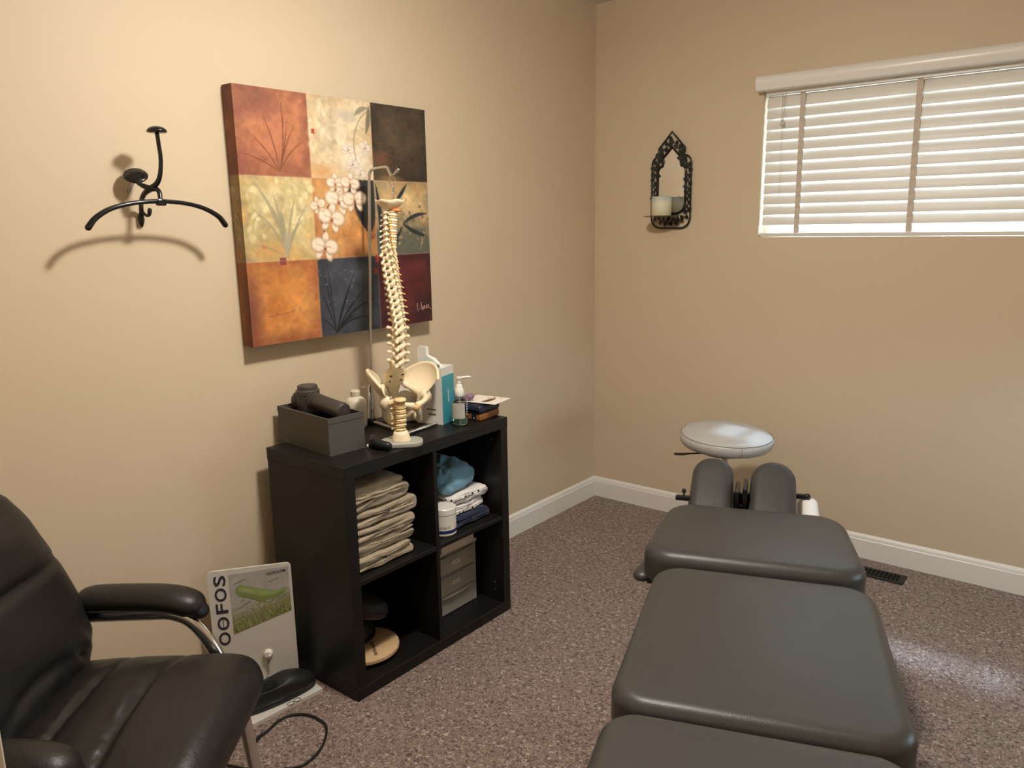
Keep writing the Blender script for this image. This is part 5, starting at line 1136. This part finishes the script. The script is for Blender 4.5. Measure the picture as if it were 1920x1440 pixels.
for i in range(NB+1):
    v = i/NB; z = 0.40+v*0.552
    f = float(np.interp(z, [0.40, 0.46, 0.52, 0.58, 0.66, 0.76, 0.86, 0.935], [-0.315, -0.285, -0.262, -0.255, -0.272, -0.302, -0.335, -0.376]))
    w = float(np.interp(z, [0.40, 0.45, 0.55, 0.66, 0.78, 0.88, 0.922, 0.942, 0.952], [0.225, 0.245, 0.262, 0.260, 0.240, 0.216, 0.200, 0.165, 0.115]))
    th = 0.055*min(1.0, (1-v)/0.05+0.30, v/0.05+0.3)
    rr = []
    for a in np.linspace(0, 2*PI, 80, endpoint=False):
        c, s = math.cos(a), math.sin(a); l = w*math.copysign(abs(s)**0.72, s); d_ = th*math.copysign(abs(c)**0.60, c)
        if c > 0:
            d_ += 0.018*(1-(l/w)**2)*min(1, (1-v)*8, v*8)
            d_ -= 0.014*seam(z-0.775+0.02*abs(l)*2, 0.010)*c
            d_ -= 0.010*seam(z-0.60+0.10*(l/w)**2, 0.014)*c
            d_ += 0.0050*seam(z-0.565, 0.05)*math.sin(l*95+z*70)*c
            d_ += 0.0035*math.sin(l*22+z*30)*c
        rr.append(Vector((f-0.030+d_+0.02*(l/w)**2*0.4, l, z)))
    rings.append(rr)
loft(bm, rings); obj('backrest', bm, LEATHER, ch, smooth=True)
for s in (-1, 1):
    arm = D.objects.new('armrest', None); COL.objects.link(arm); arm.parent = ch
    bm = BM()
    tube(bm, [(-0.285, s*0.285, 0.628), (-0.26, s*0.286, 0.632), (-0.16, s*0.286, 0.632), (-0.08, s*0.285, 0.628), (-0.030, s*0.284, 0.614), (-0.010, s*0.283, 0.598)], [0.020, 0.033, 0.0345, 0.0345, 0.033, 0.020], 20, 6, flat=0.84, up=(0, 0, 1), roundcap=True)
    for v in bm.verts: v.co.y = s*0.285+(v.co.y-s*0.285)*1.30
    obj('arm_pad', bm, LEATHER, arm, smooth=True)
    bm = BM()
    tube(bm, [(-0.355, s*0.270, 0.590), (-0.30, s*0.283, 0.590), (-0.14, s*0.284, 0.592), (-0.070, s*0.284, 0.588), (-0.022, s*0.284, 0.555), (0.022, s*0.284, 0.470), (0.060, s*0.284, 0.340), (0.078, s*0.284, 0.20), (0.086, s*0.284, 0.10), (0.068, s*0.282, 0.040), (0.02, s*0.280, 0.020), (-0.10, s*0.275, 0.016), (-0.34, s*0.262, 0.016)], 0.0165, 14, 6, flat=0.75, up=(0, 1, 0))
    obj('chrome_tube', bm, CHROME, arm, smooth=True)
bm = BM(); tube(bm, [(-0.34, -0.262, 0.016), (-0.385, -0.20, 0.016), (-0.39, 0.0, 0.016), (-0.385, 0.20, 0.016), (-0.34, 0.262, 0.016)], 0.0135, 12, 6); obj('floor_bar', bm, CHROME, ch, smooth=True)
bm = BM(); box2(bm, (-0.20, -0.268, 0.385), (-0.16, 0.268, 0.410), 0.003); box2(bm, (0.03, -0.268, 0.385), (0.07, 0.268, 0.412), 0.003); box2(bm, (-0.34, -0.26, 0.57), (-0.325, 0.26, 0.60), 0.003); obj('seat_support', bm, CHROME, ch)

# ------------------------------------------------------------------ treatment table (right foreground)
TA = math.radians(20.5)
tbl = thing('treatment_table', 'dark grey vinyl chiropractic table in three cushions with split face pads', 'treatment table', (1.747, -2.137, 0), (0, 0, TA))
# local: x across, y towards the head end
def cushion(name, x, y0, y1, hx, z, th, taper, r, re, dome=0.006, tiltx=0.0, fn=None):
    bm = BM(); hy = (y1-y0)/2; pad(bm, hx, hy, r, th, re, dome, taper, fn, n=80, inner=14, re2=0.010)
    o = obj(name, bm, VINYL, tbl, smooth=True, loc=(x, (y0+y1)/2, z-th), rot=(tiltx, 0, 0)); return o
cushion('foot_cushion', -0.005, -0.66, -0.046, 0.285, 0.531, 0.095, 0.02, 0.075, 0.032)
cushion('pelvic_cushion', 0.0, -0.030, 0.655, 0.288, 0.528, 0.095, 0.02, 0.085, 0.032)
cushion('chest_cushion', -0.030, 0.672, 1.125, 0.290, 0.545, 0.100, 0.07, 0.095, 0.034)
for x, hpx in ((-0.174, 0.072), (0.026, 0.076)):
    hp = D.objects.new('face_pad', None); COL.objects.link(hp); hp.parent = tbl; hp.location = (x, 1.212, 0.539); hp.rotation_euler = (math.radians(36), 0, 0)
    bm = BM(); pad(bm, hpx, 0.150, hpx-0.003, 0.075, 0.030, 0.005, 0.06, n=64, inner=8, re2=0.012); obj('pad_cover', bm, VINYL, hp, smooth=True, loc=(0, 0, -0.035))
    bm = BM(); box2(bm, (-0.045, -0.10, -0.048), (0.045, 0.10, -0.034), 0.003); obj('pad_plate', bm, BLACKMETAL, hp)
bm = BM()
box2(bm, (-0.095, 1.15, 0.44), (-0.080, 1.26, 0.585), 0.003); box2(bm, (-0.070, 1.15, 0.44), (-0.055, 1.27, 0.595), 0.003); box2(bm, (-0.101, 1.21, 0.45), (-0.049, 1.225, 0.560), 0.002); box2(bm, (-0.105, 1.14, 0.46), (-0.045, 1.16, 0.52), 0.002); box2(bm, (-0.20, 1.10, 0.43), (0.06, 1.13, 0.46), 0.003)
cyl(bm, (-0.09, 1.19, 0.52), (-0.06, 1.19, 0.52), 0.010, 12); box2(bm, (-0.19, 1.20, 0.47), (0.04, 1.235, 0.485), 0.003)
obj('head_mechanism', bm, BLACKMETAL, tbl)
bm = BM()
for (a, b) in (((-0.235, 1.17, 0.545), (-0.285, 1.175, 0.548)),): box2(bm, (-0.290, 1.165, 0.530), (-0.225, 1.185, 0.546), 0.003)
sphere(bm, (-0.262, 1.17, 0.565), 0.008, (1, 1, 1), 10, 8); cyl(bm, (-0.262, 1.17, 0.545), (-0.262, 1.17, 0.562), 0.003, 8)
obj('adjust_lever', bm, BLACKPLASTIC, tbl)
bm = BM(); box2(bm, (0.060, 1.30, 0.525), (0.140, 1.315, 0.542), 0.003); sphere(bm, (0.140, 1.307, 0.535), 0.011, (1, 1, 1), 10, 8); obj('paper_bracket', bm, BLACKPLASTIC, tbl)
bm = BM()
for s in (-1,):
    tube(bm, [(-0.345, 0.81, 0.410), (-0.318, 0.89, 0.417), (-0.315, 1.02, 0.417), (-0.32, 1.07, 0.412)], [0.030, 0.036, 0.036, 0.030], 18, 5, flat=0.62, up=(0, 0, 1), roundcap=True)
obj('arm_pad', bm, VINYL, tbl, smooth=True)
FRAME = mat('dark grey frame metal', (0.020, 0.020, 0.021, 1), 0.4)
bm = BM()
for x in (-0.20, 0.20): box2(bm, (x-0.02, -0.60, 0.385), (x+0.02, 1.13, 0.430), 0.004)
for y in (-0.5, 0.05, 0.60, 1.08): box2(bm, (-0.20, y-0.02, 0.388), (0.20, y+0.02, 0.427), 0.003)
box2(bm, (-0.335, 0.83, 0.372), (0.290, 0.87, 0.390), 0.003); box2(bm, (-0.28, 0.62, 0.40), (0.25, 0.66, 0.43), 0.004)
obj('bed_frame', bm, FRAME, tbl)
bm = BM(); box2(bm, (-0.15, -0.05, 0.06), (0.15, 0.65, 0.385), 0.01); obj('pedestal', bm, FRAME, tbl)
bm = BM(); box2(bm, (-0.21, -0.35, 0.0), (0.21, 0.80, 0.06), 0.012); obj('floor_base', bm, FRAME, tbl)
# paper roll on its bracket
pr = thing('face_paper_roll', 'white face paper roll hanging at the right of the split face pads', 'paper roll', tuple(Matrix.Translation((1.747, -2.137, 0)) @ Matrix.Rotation(TA, 4, 'Z') @ Vector((0.143, 1.285, 0.476))), (0, 0, TA))
bm = BM(); dvec = Vector((0.010, -0.16, -0.075)); c0 = Vector((0, 0.045, 0.025))
tube(bm, [c0, c0+dvec*0.02, c0+dvec*0.98, c0+dvec], [0.030, 0.0335, 0.0335, 0.030], 28, n=1); obj('paper', bm, PAPER, pr, auto=40)
bm = BM(); tube(bm, [c0-dvec*0.09, c0+dvec*0.02], 0.008, 12, n=1); obj('core', bm, WHITEPL, pr, auto=40)

# ------------------------------------------------------------------ round stool behind the table
sx_, sy_ = 0.945, -0.455
so = thing('round_stool', 'light grey round padded stool behind the face pads near the back wall', 'stool', (sx_, sy_, 0))
seat = D.objects.new('seat', None); COL.objects.link(seat); seat.parent = so; seat.location = (0, 0, 0.540); seat.rotation_euler = (math.radians(1.0), math.radians(2.6), 0)
bm = BM(); R0 = 0.192
lathe(bm, [(0.001, 0.0), (0.160, 0.0), (0.178, 0.006), (0.188, 0.018), (0.192, 0.034), (0.1905, 0.046), (0.186, 0.0525), (0.1845, 0.0535), (0.180, 0.058), (0.165, 0.064), (0.13, 0.0685), (0.07, 0.071), (0.001, 0.072)], 64); obj('seat_cover', bm, STOOLVINYL, seat, smooth=True)
bm = BM(); pts = [Vector((0.1862*math.cos(a), 0.1862*math.sin(a), 0.0532)) for a in np.linspace(0, 2*PI, 65)]; tube(bm, pts, 0.0013, 6, 1); 
am = math.radians(-48)
for k in range(6): box(bm, (0.1915*math.cos(am), 0.1915*math.sin(am), 0.016+k*0.006), (0.002, 0.002, 0.003), Matrix.Rotation(am, 3, 'Z'))
obj('stitching', bm, mat('dark thread', (0.16, 0.14, 0.12, 1), 0.8), seat)
bm = BM(); lathe(bm, [(0.001, -0.03), (0.10, -0.022), (0.10, -0.001), (0.001, -0.001)], 24, Matrix.Translation((0, 0, 0.536))); obj('seat_plate', bm, BLACKPLASTIC, so, auto=40)
bm = BM(); tube(bm, [(-0.05, -0.03, 0.508), (-0.12, -0.075, 0.505), (-0.145, -0.092, 0.502), (-0.172, -0.112, 0.503)], [0.005, 0.005, 0.008, 0.009], 10, 4, flat=0.6, up=(0, 0, 1), roundcap=True); obj('lever', bm, BLACKPLASTIC, so, smooth=True)
bm = BM(); cyl(bm, (0, 0, 0.30), (0, 0, 0.50), 0.014, 16); cyl(bm, (0, 0, 0.10), (0, 0, 0.31), 0.025, 20); obj('gas_column', bm, CHROME, so, auto=40)
for k in range(5):
    a = 2*PI*k/5+0.3; c, s = math.cos(a), math.sin(a)
    bm = BM(); tube(bm, [(0.02*c, 0.02*s, 0.115), (0.12*c, 0.12*s, 0.105), (0.225*c, 0.225*s, 0.075)], [0.022, 0.018, 0.013], 10, 3, flat=0.7, up=(0, 0, 1), roundcap=True); lg = obj('leg', bm, CHROME, so, smooth=True)
    bm = BM(); cyl(bm, (0.225*c-0.010*s, 0.225*s+0.010*c, 0.025), (0.225*c+0.010*s, 0.225*s-0.010*c, 0.025), 0.025, 18); cyl(bm, (0.225*c, 0.225*s, 0.045), (0.225*c, 0.225*s, 0.07), 0.005, 8); obj('caster', bm, BLACKPLASTIC, lg, auto=40)
